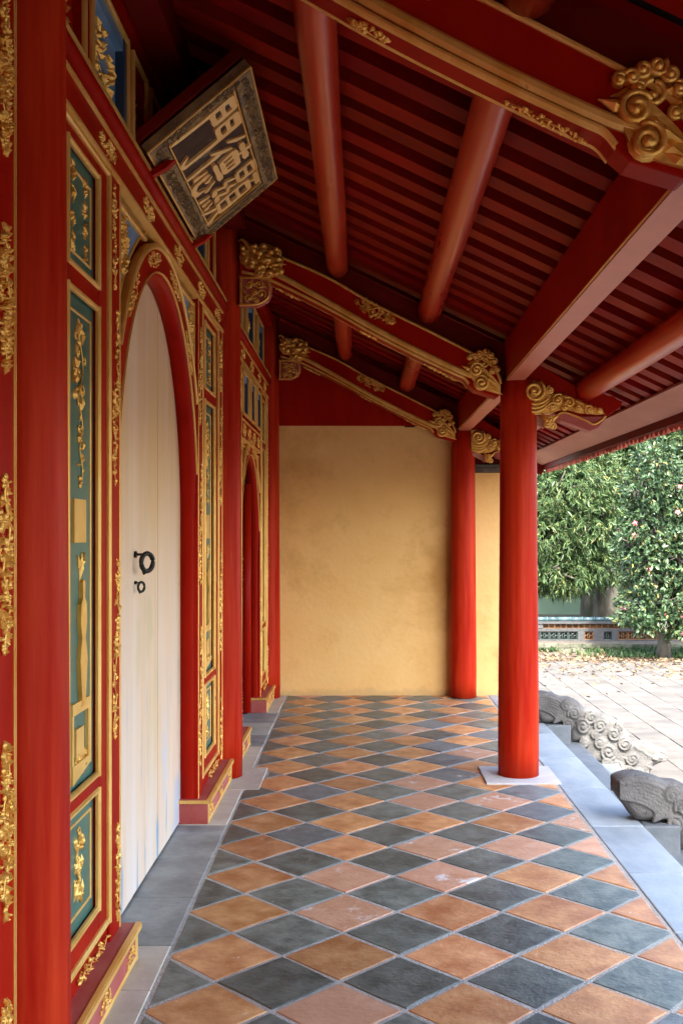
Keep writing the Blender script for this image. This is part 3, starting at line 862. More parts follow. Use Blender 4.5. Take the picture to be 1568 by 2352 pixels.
def screen(loc_y, label, ya, yb, yc, a, zc, b, seed, rail_ys, upper, lower_rail=None, trans=()):
    s = empty('carved_door_screen', (FX, loc_y, 0), label, 'door screen')
    # wall above and beside the arch, as a strip between the arch and the frame
    ap = arch_pts(yc, a + .02, zc, b + .02)
    zt = 3.0
    n = len(ap)
    ring_o = []
    for i, (y, z) in enumerate(ap):
        if i < 3: ring_o.append((ya, z))
        elif i >= n - 3: ring_o.append((yb, z))
        else:
            t = (i - 3) / (n - 7)
            ring_o.append((ya + (yb - ya) * t, zt if 0 < t < 1 else zt))
    ring_o[2] = (ya, zc); ring_o[n - 3] = (yb, zc)
    mb = MB()
    for xa in (FX - .045, FX - .075):
        vs = [(xa, y, z) for y, z in ap] + [(xa, y, z) for y, z in ring_o]
        mb.add(vs, [(i, i + 1, n + i + 1, n + i) for i in range(n - 1)])
    mb.build('back_board', RED, s)
    # rounded arch: intrados roll, flat band
    pts = arch_pts(yc, a, zc, b, 40); nn = normals2(pts)
    prof = [(.005, -.985), (-.006, -.972), (-.014, -.950), (-.014, -.925), (-.006, -.906), (.010, FX - .008), (.030, FX - .004), (.125, FX - .004), (.125, FX - .06), (.005, FX - .06)]
    lim = a - .004
    rings = []
    for (y, z), (ny, nz) in zip(pts, nn):
        rings.append([Vector((x, min(max(y + ny * o, yc - a - .128), yc + a + .128), z + nz * o)) for o, x in prof])
    arch = MB().sweep(rings, prof, smooth=True).build('arch', RED, s, fix=True)
    if hasattr(arch.data, 'set_sharp_from_angle'): arch.data.set_sharp_from_angle(angle=R(50))
    g = MB()
    for o, w, x1 in ((.018, .008, FX + .003), (.128, .026, FX + .008), (.185, .012, FX - .014)):
        rr = []
        for (y, z), (ny, nz) in zip(pts, nn):
            yy, zz = y + ny * o, z + nz * o
            if abs(yy - yc) > a + (.012 if o < .02 else -.008) or zz < .13: 
                continue
            rr.append([Vector((x, yy + ny * q, zz + nz * q)) for q, x in ((-w / 2, FX - .03), (-w / 2, x1 - .006), (-w * .2, x1), (w * .2, x1), (w / 2, x1 - .006), (w / 2, FX - .03))])
        g.sweep(rr, [0] * 6)
    g.build('gilt_moulding', GOLDFLAT, arch)
    # gilt clumps on the band of the arch
    for k, t in enumerate((.13, .27, .42, .58, .73, .87)):
        th_ = math.pi * t
        y, z = yc - (a + .072) * math.cos(th_), zc + (b + .072) * math.sin(th_)
        tx, tz = (a + .07) * math.sin(th_), (b + .07) * math.cos(th_)
        l = math.hypot(tx, tz); tx /= l; tz /= l
        f = frame((FX - .004, y, z), (0, tx, tz), (0, -tz, tx), (1, 0, 0))
        if abs(y - yc) < a - .03:
            carving(f, .28 * min(1, b), .07, seed + 40 + k, 26, .010, size=.9, lens=True).build('gilt_carving', GOLD, arch)
    # blue spandrels
    ztop_sp = (lower_rail[0] if lower_rail else 2.865) - .05
    for side in (-1, 1):
        outer = yc + side * (a - .055)
        pl = [(outer, ztop_sp)]
        t0 = None
        edge = []
        for i in range(30):
            th_ = math.pi / 2 * i / 29
            y, z = yc + side * (a + .185) * math.cos(th_), zc + (b + .185) * math.sin(th_)
            if side * (y - outer) < 0 and z < ztop_sp: edge.append((y, z))
        if len(edge) > 2:
            e0 = edge[0]
            poly = [(outer, ztop_sp), (outer, e0[1] - .12 * 0)] + edge + [(edge[-1][0], ztop_sp)]
            sp = MB().prism(poly, lambda u, v, w=0.0: Vector((w, u, v)), FX - .045, FX - .022).build('blue_spandrel', BLUE, s, fix=True)
            g = MB()
            strip(g, (outer, e0[1]), (outer, ztop_sp + .01), .020, FX - .024, FX - .006)
            strip(g, (outer, ztop_sp), (edge[-1][0] - side * .08, ztop_sp), .020, FX - .024, FX - .0067)
            g.build('gilt_frame', GOLDFLAT, sp)
            hy = abs(outer - edge[-1][0])
            cy_ = outer - side * hy * .22
            m2 = carving(wallframe(cy_, ztop_sp - (ztop_sp - e0[1]) * .38, FX - .022), hy * .34, (ztop_sp - e0[1]) * .62, seed + 60 + side, 40, .020, size=.8, lens=True)
            m2.build('gilt_carving', GOLD, sp)
    # side panels, plinths
    side_panel(s, ya, yc - a + .008, 2.862, seed + 5)
    side_panel(s, yc + a - .008, yb, 2.862, seed + 9)
    plinth(s, ya, yc - a + .03, seed + 11)
    plinth(s, yc + a - .03, yb, seed + 12)
    # rails, cornice
    rail(s, ya, yb, 2.878, 2.985, rail_ys, seed + 13)
    if lower_rail: rail(s, yc - a - .0, yc + a + .0, lower_rail[0], lower_rail[1], lower_rail[2], seed + 17, .22)
    c = MB()
    c.tube([(FX + .012, ya, 3.028), (FX + .012, yb, 3.028)], .030, 14)
    c.box(FX - .08, FX + .012, ya, yb, 2.999, 3.058)
    co = c.build('cornice', RED, s)
    g = MB()
    strip(g, (ya, 3.068), (yb, 3.068), .024, FX - .05, FX + .034)
    g.build('gilt_moulding', GOLDFLAT, co)
    # upper lights under the roof
    u = MB()
    u.box(FX - .09, FX - .046, ya, yb, 3.08, 3.70)
    uo = u.build('upper_wall', RED, s)
    MB().box(FX - .04, FX + .05, ya, yb, 3.545, 3.665).build('wall_beam', RED, s, bevel=.008)
    for i, (y0, y1, kind) in enumerate(upper):
        transom(s, y0, y1, 3.125, 3.475, seed + 70 + i, BLUE if kind else RED, .0, small=not kind)
    for i, (y0, y1, z0, z1, kind) in enumerate(trans):
        transom(s, y0, y1, z0, z1, seed + 80 + i, BLUE if kind else RED, .02, small=not kind)
    return s

s1 = screen(4.77, 'carved red and gilt door wall with green panels round the pale arched wooden door', 2.90, 6.68, 4.77, .925, 1.67, 1.06, 100,
            (2.98, 3.66, 4.37, 5.08, 5.80, 6.46), ((3.13, 3.40, 0), (3.50, 4.03, 1), (4.12, 4.38, 0), (4.47, 5.07, 1), (5.16, 5.42, 0), (5.51, 6.04, 1), (6.14, 6.41, 0)))
s2 = screen(8.49, 'carved red and gilt door wall round the open arched doorway beside yellow wall', 6.92, 9.94, 8.49, .715, 1.40, .80, 300,
            (7.2, 7.85, 8.49, 9.1, 9.62), ((7.1, 7.3, 0), (7.38, 7.86, 1), (7.95, 8.15, 0), (8.24, 8.74, 1), (8.83, 9.03, 0), (9.12, 9.6, 1)),
            lower_rail=(2.30, 2.43, (7.95, 8.3, 8.68, 9.03)), trans=((7.80, 8.16, 2.485, 2.80, 1), (8.20, 8.30, 2.485, 2.80, 0), (8.34, 8.64, 2.485, 2.80, 1), (8.68, 8.78, 2.485, 2.80, 0), (8.82, 9.16, 2.485, 2.80, 1)))
# the nearest bay shows only its last stile
s0 = empty('carved_door_screen', (FX, 1.2, 0), 'carved red and gilt stile of the door wall next to the nearest left column', 'door screen')
p0 = MB().box(FX - .07, FX + .008, -.58, 2.672, .0, 3.66).build('side_panel', RED, s0)
g = MB()
strip(g, (2.660, .02), (2.660, 3.6), .014, FX - .01, FX + .013)
strip(g, (2.515, .02), (2.515, 3.6), .018, FX - .01, FX + .015)
g.build('gilt_edge', GOLDFLAT, p0)
for k, (z0, z1) in enumerate(((.1, .42), (.62, 1.06), (1.28, 1.72), (1.98, 2.34), (2.52, 2.9))):
    carving(wallframe(2.583, (z0 + z1) / 2, FX + .008), .10, z1 - z0, 400 + k, 90, .016, size=.62, lens=True).build('gilt_carving', GOLD, p0)

# the pale door of two planked leaves with its ring handle
DXF = -.985
def leaf_outline(y0, y1, yc, a, zc, b, z0=.012):
    pts = [(y0, z0), (y1, z0)]
    ys = [y1 + (y0 - y1) * i / 14 for i in range(15)]
    for y in ys:
        q = min(1, abs(y - yc) / (a + .03))
        pts.append((y, zc + (b + .03) * math.sqrt(max(0, 1 - q * q))))
    return pts
YZ = lambda u, v, w=0.0: Vector((w, u, v))
for k, (ya_, yb_) in enumerate(((4.77 - .94, 4.768), (4.772, 4.77 + .94))):
    # each leaf is made of boards
    nb = 3
    dl = None
    for i in range(nb):
        fr_ = (0, .36, .72, 1) if k == 0 else (0, .31, .66, 1)
        y0 = ya_ + (yb_ - ya_) * fr_[i] + (.0018 if i else 0); y1 = ya_ + (yb_ - ya_) * fr_[i + 1] - (.0018 if i < nb - 1 else 0)
        nm = 'door_leaf' if i == 0 else 'plank'
        o = MB().prism(leaf_outline(y0, y1, 4.77, .925, 1.67, 1.06), YZ, DXF - .045, DXF + .0012 * (i % 2)).build(nm, DOOR, s1 if i == 0 else dl, fix=True, bevel=.0015)
        if i == 0: dl = o
    if k == 0: leaf0 = dl
    else: leaf1 = dl
    if k == 0: o['label'] = 'pale door leaf with bare pinkish wood and faded blue at its foot'
# ring handle on the meeting edge
def handle(yy, zz, s_, parent):
    m = MB()
    m.tube([(DXF, yy, zz), (DXF + .010, yy, zz)], .020 * s_, 10)
    m.tube([(DXF + .01, yy, zz), (DXF + .075 * s_, yy, zz)], .0075 * s_, 8)
    m.tube([(DXF + .060 * s_, yy - .018 * s_, zz), (DXF + .060 * s_, yy + .018 * s_, zz)], .012 * s_, 8)
    pts = []
    for i in range(25):
        t = 2 * math.pi * i / 24
        pts.append((DXF + .074 * s_ + .026 * s_ * math.sin(t), yy + .040 * s_ * math.sin(t), zz - .046 * s_ + .052 * s_ * math.cos(t)))
    m.tube(pts, .0145 * s_, 8, cap=False)
    m.tube([(DXF + .05 * s_, yy, zz - .096 * s_), (DXF + .06 * s_, yy, zz - .118 * s_)], .009 * s_, 8)
    return m.build('ring_handle', IRON, parent)
handle(4.545, 1.488, .74, leaf0)
handle(4.545, 1.365, .40, leaf0)

# the open doorway: red leaf swung into the dark hall
m = MB()
for i in range(4):
    x0 = -1.0 - i * .17
    m.box(x0 - .168, x0, 9.135, 9.18, .06, 1.95)
ol = m.build('door_leaf', RED, s2, bevel=.003)
ol['label'] = 'red door leaf swung open into the dark hall'
MB().lathe([(.03, 0), (.03, .05)], (-1.035, 9.16, .005), 12).lathe([(.045, 0), (.045, .02)], (-1.035, 9.16, .0), 12).build('pivot', IRON, ol)
st = MB().tube([(-.985, 8.93, .05), (-.985, 8.93, 2.0)], .045, 12).build('door_post', RED, s2)

# ================================================================== NAME BOARD
PC = Vector((-.655, 4.79, 3.275))
BU = Vector((0, 1, 0)); BV = Vector((.41, 0, .345)).normalized(); BN = Vector((.345, 0, -.41)).normalized()
BW, BH = .655, .268
nbd = empty('name_board', (PC.x, PC.y, PC.z - .17), 'carved gilt framed name board with three gold characters hung above the pale door', 'sign')
bf = frame(PC, BU, BV, BN)
def brect(u0, u1, v0, v1): return [(u0, v0), (u1, v0), (u1, v1), (u0, v1)]
MB().prism(brect(-BW + .03, BW - .03, -BH + .03, BH - .03), bf, -.03, 0).build('board', BOARDGREY, nbd, fix=True)
fw = .086
fb = MB()
for r_ in (brect(-BW, BW, -BH, -BH + fw), brect(-BW, BW, BH - fw, BH), brect(-BW, -BW + fw, -BH + fw, BH - fw), brect(BW - fw, BW, -BH + fw, BH - fw)):
    fb.prism(r_, bf, -.02, .022)
fo = fb.build('frame', GOLDOLD, nbd, fix=True, bevel=.004)
fl = MB()
iu, iv = BW - fw - .006, BH - fw - .006
for r_ in (brect(-iu, iu, -iv, -iv + .007), brect(-iu, iu, iv - .007, iv), brect(-iu, -iu + .007, -iv, iv), brect(iu - .007, iu, -iv, iv)):
    fl.prism(r_, bf, 0, .015)
for r_ in (brect(-BW, BW, -BH - .001, -BH + .006), brect(-BW, BW, BH - .006, BH + .001), brect(-BW - .001, -BW + .006, -BH, BH), brect(BW - .006, BW + .001, -BH, BH)):
    fl.prism(r_, bf, .018, .0245)
fl.build('frame_line', GOLDFLAT, fo, fix=True)
k = 0
for u, v, w, h in ((0, -BH + fw / 2, 1.2, .05), (0, BH - fw / 2, 1.2, .05), (-BW + fw / 2, 0, .05, .40), (BW - fw / 2, 0, .05, .40)):
    f = frame(bf(u, v, .022), BU, BV, BN)
    carving(f, w, h, 500 + k, int(190 * max(w, h)), .014, size=1.1).build('frame_carving', GOLDOLD, fo)
    k += 1
MB().prism(brect(-BW - .004, BW + .004, -BH - .004, BH + .004), bf, -.075, -.031).build('back', REDDARK, nbd, fix=True, bevel=.003)
# three characters, read from right (far end) to left (near end)
GATE = [[(.12, .97, .085), (.11, .5, .085), (.06, .04, .06)], [(.12, .93, .085), (.42, .93, .085), (.42, .60, .075)], [(.12, .78, .06), (.42, .78, .06)], [(.12, .63, .07), (.40, .63, .07)],
        [(.58, .95, .08), (.58, .60, .07)], [(.56, .93, .085), (.89, .93, .1), (.90, .5, .10), (.88, .08, .085), (.80, .04, .06), (.66, .17, .02)], [(.58, .78, .06), (.88, .78, .06)], [(.58, .63, .07), (.88, .63, .07)]]
VIRTUE = [[(.30, .97, .03), (.20, .84, .08), (.03, .70, .03)], [(.32, .74, .03), (.20, .60, .085), (.0, .44, .03)], [(.20, .58, .08), (.19, .3, .09), (.18, .0, .05)],
          [(.38, .87, .07), (.96, .89, .09)], [(.68, 1.0, .08), (.66, .74, .07)], [(.42, .75, .07), (.93, .75, .09), (.89, .53, .07)], [(.44, .75, .07), (.47, .53, .07), (.9, .54, .07)], [(.59, .74, .05), (.60, .54, .05)], [(.75, .74, .05), (.74, .54, .05)],
          [(.36, .43, .06), (.98, .45, .085)], [(.38, .32, .04), (.32, .10, .10)], [(.50, .33, .06), (.52, .10, .09), (.66, .03, .09), (.84, .07, .08), (.86, .2, .02)], [(.62, .35, .03), (.70, .24, .085)], [(.84, .36, .03), (.97, .18, .09)]]
BRIGHT = [[(.10, .97, .07), (.11, .68, .07)], [(.08, .96, .07), (.46, .97, .08), (.44, .68, .07)], [(.12, .82, .05), (.44, .82, .05)], [(.12, .68, .06), (.44, .68, .06)],
          [(.20, .64, .03), (.08, .50, .07), (.22, .47, .05), (.06, .30, .07), (.25, .28, .06)], [(.42, .64, .03), (.31, .50, .07), (.46, .47, .05), (.30, .30, .07), (.49, .28, .06)],
          [(.10, .22, .03), (.03, .04, .08)], [(.21, .20, .03), (.24, .06, .07)], [(.36, .22, .03), (.44, .06, .08)],
          [(.53, .93, .06), (.99, .94, .085)], [(.77, .93, .06), (.70, .78, .06)], [(.58, .79, .07), (.58, .24, .07)], [(.56, .78, .06), (.94, .79, .08), (.93, .24, .08)], [(.58, .60, .05), (.92, .60, .05)], [(.58, .43, .05), (.92, .43, .05)], [(.58, .26, .06), (.92, .26, .06)],
          [(.66, .23, .05), (.58, .1, .07), (.47, .0, .03)], [(.82, .23, .05), (.90, .12, .08), (1.0, .01, .10)]]
def character(strokes, uc, parent):
    m = MB()
    S = .335
    for li, st_ in enumerate(strokes):
        pts = []
        for i in range(len(st_) - 1):
            for k in range(6):
                t = k / 6
                pts.append(tuple(st_[i][q] + t * (st_[i + 1][q] - st_[i][q]) for q in range(3)))
        pts.append(st_[-1])
        L_, R_ = [], []
        for i, (x, y, w) in enumerate(pts):
            p, q = pts[max(0, i - 1)], pts[min(len(pts) - 1, i + 1)]
            dx, dy = q[0] - p[0], q[1] - p[1]; l = math.hypot(dx, dy) or 1
            tt = i / (len(pts) - 1)
            w = w * (.72 if i in (0, len(pts) - 1) else .92 + .42 * abs(math.cos(tt * math.pi)) ** 1.5)
            L_.append((x - dy / l * w / 2, y + dx / l * w / 2)); R_.append((x + dy / l * w / 2, y - dx / l * w / 2))
        z = .010 + .0004 * li
        n = len(L_)
        cv = lambda p, zz: bf(uc + (p[0] - .5) * S * .98, (p[1] - .5) * S * 1.08, zz)
        vs = [cv(p, z) for p in L_] + [cv(p, z) for p in R_] + [cv(p, .0) for p in L_] + [cv(p, .0) for p in R_]
        fs = []
        for i in range(n - 1):
            fs += [(i, i + 1, n + i + 1, n + i), (2 * n + i, 2 * n + i + 1, i + 1, i), (n + i, n + i + 1, 3 * n + i + 1, 3 * n + i)]
        fs += [(0, n, 3 * n, 2 * n), (n - 1, 2 * n - 1, 4 * n - 1, 3 * n - 1)]
        m.add(vs, fs)
    return m.build('character', CHARGOLD, parent, fix=True)
for st_, uc in ((GATE, -.375), (VIRTUE, -.005), (BRIGHT, .365)):
    character(st_, uc, nbd)
# two red claws hold the lower edge
for u in (-.50, .56):
    f = frame(bf(u, -BH, .0), BV, BN, BU)
    MB().prism([(-.06, -.05), (.035, -.05), (.035, -.01), (-.012, .0), (-.008, .028), (.05, .036), (.085, .06), (.03, .062), (-.035, .05), (-.06, .01)], f, -.02, .02).build('hook', RED, nbd, fix=True, bevel=.004)
f = MB()
for u in (-.4, .4):
    a_ = bf(u, BH, -.05); f.tube([a_, (-.88, a_.y, 3.60)], .004, 6)
f.build('hanging_wire', IRON, nbd)

# ================================================================== CARVED CROSS BEAMS
YR = 6.72                          # depth of the face the outlines below were read on
def Q(px, py): return W(px, py, YR)
TOP = [Q(*p) for p in ((552, 556), (600, 570), (645, 588), (750, 634), (855, 694), (976, 754), (1072, 803), (1117, 828), (1140, 852), (1150, 880))]
BAND = [Q(*p) for p in ((575, 606), (637, 631), (726, 679), (855, 752), (960, 807), (1062, 855), (1100, 868), (1128, 885))]
BOT = [Q(*p) for p in ((556, 626), (625, 647), (758, 713), (860, 770), (960, 821), (1040, 859), (1064, 870), (1076, 884))]

def smooth(pts, n=6):
    out = []
    P_ = [pts[0]] + list(pts) + [pts[-1]]
    for i in range(1, len(P_) - 2):
        p0, p1, p2, p3 = [Vector((q[0], q[1])) for q in P_[i - 1:i + 3]]
        for k in range(n):
            t = k / n
            v = .5 * ((2 * p1) + (p2 - p0) * t + (2 * p0 - 5 * p1 + 4 * p2 - p3) * t * t + (3 * p1 - p0 - 3 * p2 + p3) * t ** 3)
            out.append((v.x, v.y))
    out.append(tuple(pts[-1]))
    return out

def ribbon(mb, pts, w, yf, d):      # moulding that follows a line on a face turned to -Y
    nn = normals2(pts)
    rings = []
    for (x, z), (nx, nz) in zip(pts, nn):
        rings.append([Vector((x + nx * a, yf - e, z + nz * a)) for a, e in ((-w / 2, -.004), (-w / 2, d * .5), (-w * .2, d), (w * .2, d), (w / 2, d * .5), (w / 2, -.004))])
    mb.sweep(rings, [0] * 6)

def spiral_pad(mb, fr, u, v, r, th, ang=0, sgn=1, turns=1.6):
    mb.bump(fr(u, v, 0), fr.U, fr.V, fr.N, r * 1.05, r * 1.05, th * .8, 14, 3)
    curl(mb, fr, u, v, ang, r * .95, turns, th * .42, sgn, 22, 6, h=2.0)

def mask_head(parent, yf, seed):
    rng = random.Random(seed)
    m = MB()
    P_ = lambda px, py: faceframe(Q(px, py)[0], Q(px, py)[1], yf)
    k = .0028
    # plate
    out = [Q(*p) for p in ((551, 562), (566, 566), (575, 584), (590, 572), (606, 560), (628, 566), (640, 580), (652, 596), (648, 612), (640, 618), (634, 634), (618, 642), (600, 636), (585, 620), (566, 616), (552, 602), (549, 590), (558, 580))]
    m.prism(out, XZ(yf), -.022, .0)
    f0 = faceframe(0, 0, yf - .022)
    def A(px, py): return Q(px, py)
    # nose, brows, jowls as lumps
    for px, py, a, b, h in ((612, 600, 26, 15, .05), (640, 598, 14, 10, .05), (598, 585, 13, 12, .055), (623, 582, 13, 11, .05), (580, 604, 14, 12, .045), (566, 596, 12, 12, .04), (600, 614, 16, 10, .045),
                            (585, 578, 12, 11, .04), (606, 568, 13, 10, .04), (560, 584, 9, 9, .04), (620, 628, 14, 9, .04), (604, 627, 12, 9, .035), (632, 612, 14, 7, .05)):
        x, z = A(px, py)
        m.bump((x, yf - .018, z), (1, 0, 0), (0, 0, 1), (0, -1, 0), a * k * .92, b * k * .92, h, 10, 3)
    for i in range(34):
        px, py = rng.uniform(556, 648), rng.uniform(566, 634)
        if py > 600 + (px - 550) * .5 or py < 560 + max(0, (px - 620)) * .6: continue
        x, z = A(px, py)
        r = rng.uniform(4, 7.5) * k
        m.bump((x, yf - .034 - rng.random() * .014, z), (1, 0, 0), (0, 0, 1), (0, -1, 0), r, r, r * 1.1, 8, 3)
    fq = lambda px, py: faceframe(A(px, py)[0], A(px, py)[1], yf - .04)
    for px, py, r in ((563, 600, 9), (578, 612, 9), (596, 632, 9), (615, 634, 8), (566, 586, 8), (640, 584, 8), (612, 572, 8), (590, 574, 8)):
        curl(m, fq(px, py), 0, 0, rng.random() * 6, r * k, 1.4, .0065, rng.choice((-1, 1)), 16, 6)
    # swept-back horn
    pts = [A(*p) for p in ((586, 580), (574, 572), (566, 560), (556, 552), (549, 556))]
    m.tube([(x, yf - .03, z) for x, z in pts], [.020, .018, .014, .011, .006], 8)
    # fangs and beard to the right
    for px, py, a, l in ((640, 622, -.3, 30), (646, 610, -.1, 26), (632, 632, -.5, 28)):
        leafshape(m, fq(px, py), 0, 0, a, l * k, 8 * k, .02)
    return m.build('beast_head', GOLD, parent)

def corner_bracket(parent, yf, seed):
    m = MB()
    o = [Q(*p) for p in ((549, 634), (604, 634), (618, 640), (624, 655), (623, 675), (616, 690), (602, 698), (590, 704), (572, 702), (549, 702))]
    MB().prism(o, XZ(yf), .005, .055).build('corner_bracket', REDOLD, parent, fix=True, bevel=.003)
    ribbon(m, smooth([Q(*p) for p in ((549, 637), (600, 638), (615, 645), (619, 660), (616, 680), (604, 692), (588, 698), (570, 699), (549, 699))]), .016, yf + .005, .014)
    ribbon(m, [Q(553, 634), Q(553, 702)], .016, yf + .005, .015)
    k = .0028
    for px, py, r, sg in ((574, 655, 9, 1), (594, 652, 10, -1), (572, 684, 9, -1), (600, 674, 10, 1), (586, 670, 7, 1), (588, 690, 7, -1)):
        x, z = Q(px, py)
        curl(m, faceframe(x, z, yf + .004), 0, 0, px * .7, r * k, 1.2, .0075, sg, 16, 6)
    rng = random.Random(seed)
    for i in range(12):
        x, z = Q(rng.uniform(560, 612), rng.uniform(645, 692))
        leafshape(m, faceframe(x, z, yf + .004), 0, 0, rng.random() * 6.3, .05, .016, .016)
    m.build('gilt_scroll', GOLD, parent)

def beam(yf, label, seed, thick=.15, outer=True):
    t = empty('carved_beam', (.1, yf + thick / 2, 2.5), label, 'beam')
    top, bot = smooth(TOP), smooth(BOT)
    end = [Q(*p) for p in ((1150, 905), (1142, 912), (1090, 896))]
    body = top + end + bot[::-1]
    m = MB().prism(body, XZ(yf), 0, thick).build('body', RED, t, fix=True, bevel=.006)
    # plain upper board carrying the purlins
    ub = [(-.80, zr(-.80) - .06), (.96, zr(.96) - .06)] + [(x, z + .002) for x, z in top[::-1] if x < .95]
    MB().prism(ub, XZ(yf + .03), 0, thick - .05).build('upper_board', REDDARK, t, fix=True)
    g = MB()
    ribbon(g, [(x, z - .006) for x, z in top[10:]], .017, yf, .012)
    ribbon(g, smooth(BAND), .036, yf, .020)
    ribbon(g, [(x, z + .008) for x, z in bot], .016, yf, .014)
    ribbon(g, [(x, z + .006) for x, z in bot], .012, yf + thick - .006, .010)
    g.prism([(x, z - .0015) for x, z in bot] + [(x, z + .004) for x, z in bot[::-1]], XZ(yf + thick - .016), 0, .018)
    g.prism([(x, z - .0015) for x, z in bot] + [(x, z + .004) for x, z in bot[::-1]], XZ(yf - .002), 0, .014)
    g.build('gilt_moulding', GOLDFLAT, t)
    k = .0028
    def slope(i_px): return -math.atan(.49)
    # flower in the middle of the field
    x, z = Q(863, 714)
    fr = faceframe(x, z, yf, -.46)
    m2 = carving(fr, .29, .105, seed + 1, 40, .02, size=.9, lens=True)
    for u, v, r, sg in ((-.07, .01, .022, 1), (-.02, -.012, .026, -1), (.035, .012, .024, 1), (.08, -.01, .02, -1)):
        curl(m2, fr, u, v, u * 30, r, 1.2, .006, sg, 16, 6)
    m2.build('gilt_carving', GOLD, t)
    # carved tablets on the lower edge
    for px, py, w in ((660, 657, .18), (846, 754, .12), (1015, 848, .24)):
        x, z = Q(px, py)
        z = min(bot, key=lambda p: abs(p[0] - x))[1] - .002
        a_ = -.47
        m3 = carving(frame((x, yf + thick * .5, z - .004), (math.cos(a_), 0, math.sin(a_)), (0, 1, 0), (math.sin(a_), 0, -math.cos(a_))), w, .055, seed + px, 22, .012, size=.9, lens=True)
        m3.build('gilt_tablet', GOLD, t)
    # scroll end over the column
    m4 = MB()
    x, z = Q(1110, 832); fr = faceframe(x, z, yf)
    pts = [fr(.030 * math.cos(a_), .030 * math.sin(a_), .008) for a_ in [2 * math.pi * i / 20 for i in range(21)]]
    m4.tube(pts, .009, 6, cap=False)
    m4.bump(fr(0, -.008, 0), fr.U, fr.V, fr.N, .018, .013, .02, 8, 3)
    for px, py, a_, l in ((1092, 822, 2.7, 26), (1128, 830, .1, 26), (1136, 844, -.8, 28), (1084, 834, 3.3, 28)):
        x2, z2 = Q(px, py); leafshape(m4, faceframe(x2, z2, yf), 0, 0, a_, l * k, 12 * k, .024)
    for px, py, r, sg in ((1100, 812, 8, 1), (1114, 809, 9, -1), (1126, 816, 8, 1), (1090, 820, 7, -1), (1078, 822, 6, 1), (1134, 830, 7, -1), (1142, 848, 6, 1), (1130, 852, 6, -1), (1096, 830, 6, 1)):
        x2, z2 = Q(px, py); spiral_pad(m4, faceframe(x2, z2, yf), 0, 0, r * k, .022, px * .7, sg, 1.2)
    for px, py, r, sg, an in ((1093, 850, 16, 1, 0.5), (1104, 880, 17, -1, 2.0)):
        x2, z2 = Q(px, py); spiral_pad(m4, faceframe(x2, z2, yf - .004), 0, 0, r * k, .028, an, sg)
    pl = [Q(*p) for p in ((1080, 836), (1100, 836), (1118, 852), (1132, 866), (1148, 886), (1148, 906), (1118, 898), (1092, 888), (1084, 872), (1076, 850))]
    m4.prism(pl, XZ(yf), -.018, .0)
    for px, py, a_, l in ((1128, 888, -.6, 50), (1122, 872, -.55, 46), (1136, 898, -.5, 40), (1072, 846, 2.8, 30), (1112, 864, -.6, 34)):
        x2, z2 = Q(px, py); leafshape(m4, faceframe(x2, z2, yf - .018), 0, 0, a_, l * k, 12 * k, .02)
    m4.build('gilt_scroll', GOLD, t)
    mask_head(t, yf, seed + 3)
    corner_bracket(t, yf, seed + 4)
    # outer arm beyond the column, carrying the eave
    if outer:
        red = [Q(*p) for p in ((1200, 832), (1245, 838), (1340, 893), (1388, 902), (1400, 908), (1412, 908), (1420, 916), (1432, 920), (1430, 932), (1420, 938), (1396, 956), (1372, 968), (1290, 948), (1200, 948))]
        MB().prism(red, XZ(yf + .035), 0, .09).build('outer_arm', RED, t, fix=True, bevel=.004)
        tail = [Q(*p) for p in ((1278, 952), (1296, 944), (1336, 956), (1394, 955), (1392, 962), (1374, 982), (1356, 990), (1330, 980), (1290, 966))]
        MB().prism(tail, XZ(yf + .012), 0, .12).build('arm_tail', REDOLD, t, fix=True, bevel=.004)
        MB().prism([Q(*p) for p in ((1200, 955), (1240, 972), (1252, 982), (1260, 970), (1225, 945), (1200, 935))], XZ(yf + .04), 0, .07).build('arm_foot', EAVE, t, fix=True)
        m5 = MB()
        plate = [Q(*p) for p in ((1204, 874), (1222, 872), (1246, 880), (1256, 892), (1262, 908), (1276, 902), (1296, 906), (1320, 916), (1340, 926), (1372, 936), (1390, 950), (1372, 952), (1330, 948), (1300, 940), (1284, 942), (1264, 950), (1230, 952), (1204, 944))]
        m5.prism(plate, XZ(yf + .005), 0, .032)
        S_ = lambda px, py, d=.0: faceframe(Q(px, py)[0], Q(px, py)[1], yf + .005 - d)
        spiral_pad(m5, S_(1226, 898), 0, 0, 24 * k, .034, 1.0, -1, 1.7)
        for i in range(3):
            q = [(1206, 922 + 9 * i), (1224, 928 + 9 * i), (1244, 925 + 8 * i), (1260, 914 + 6 * i)]
            m5.tube([(Q(*p)[0], yf - .004, Q(*p)[1]) for p in smooth(q, 5)], .0105, 6)
        for px, py, r, sg in ((1280, 918, 13, 1), (1268, 934, 10, -1), (1305, 924, 12, -1), (1326, 938, 9, 1), (1352, 940, 10, -1), (1296, 936, 8, 1), (1262, 896, 9, 1), (1374, 944, 7, 1)):
            spiral_pad(m5, S_(px, py), 0, 0, r * k, .024, px * .31, sg, 1.4)
        for px, py, a_, l in ((1300, 912, -.3, 40), (1330, 924, -.4, 40), (1346, 932, -.2, 36), (1368, 940, -.5, 32), (1252, 962, -1.1, 34), (1262, 968, -.4, 30), (1272, 960, .5, 26), (1290, 926, .4, 28), (1312, 934, -.9, 26)):
            leafshape(m5, S_(px, py, .004), 0, 0, a_, l * k, 12 * k, .028)
        for px, py, r in ((1258, 974, 9), (1268, 978, 8), (1262, 964, 8)):
            spiral_pad(m5, S_(px, py), 0, 0, r * k, .02, px, 1, 1.2)
        ribbon(m5, smooth([Q(*p) for p in ((1276, 958), (1284, 950), (1296, 947), (1318, 954), (1346, 966), (1364, 974), (1380, 966), (1391, 955))]), .012, yf + .010, .014)
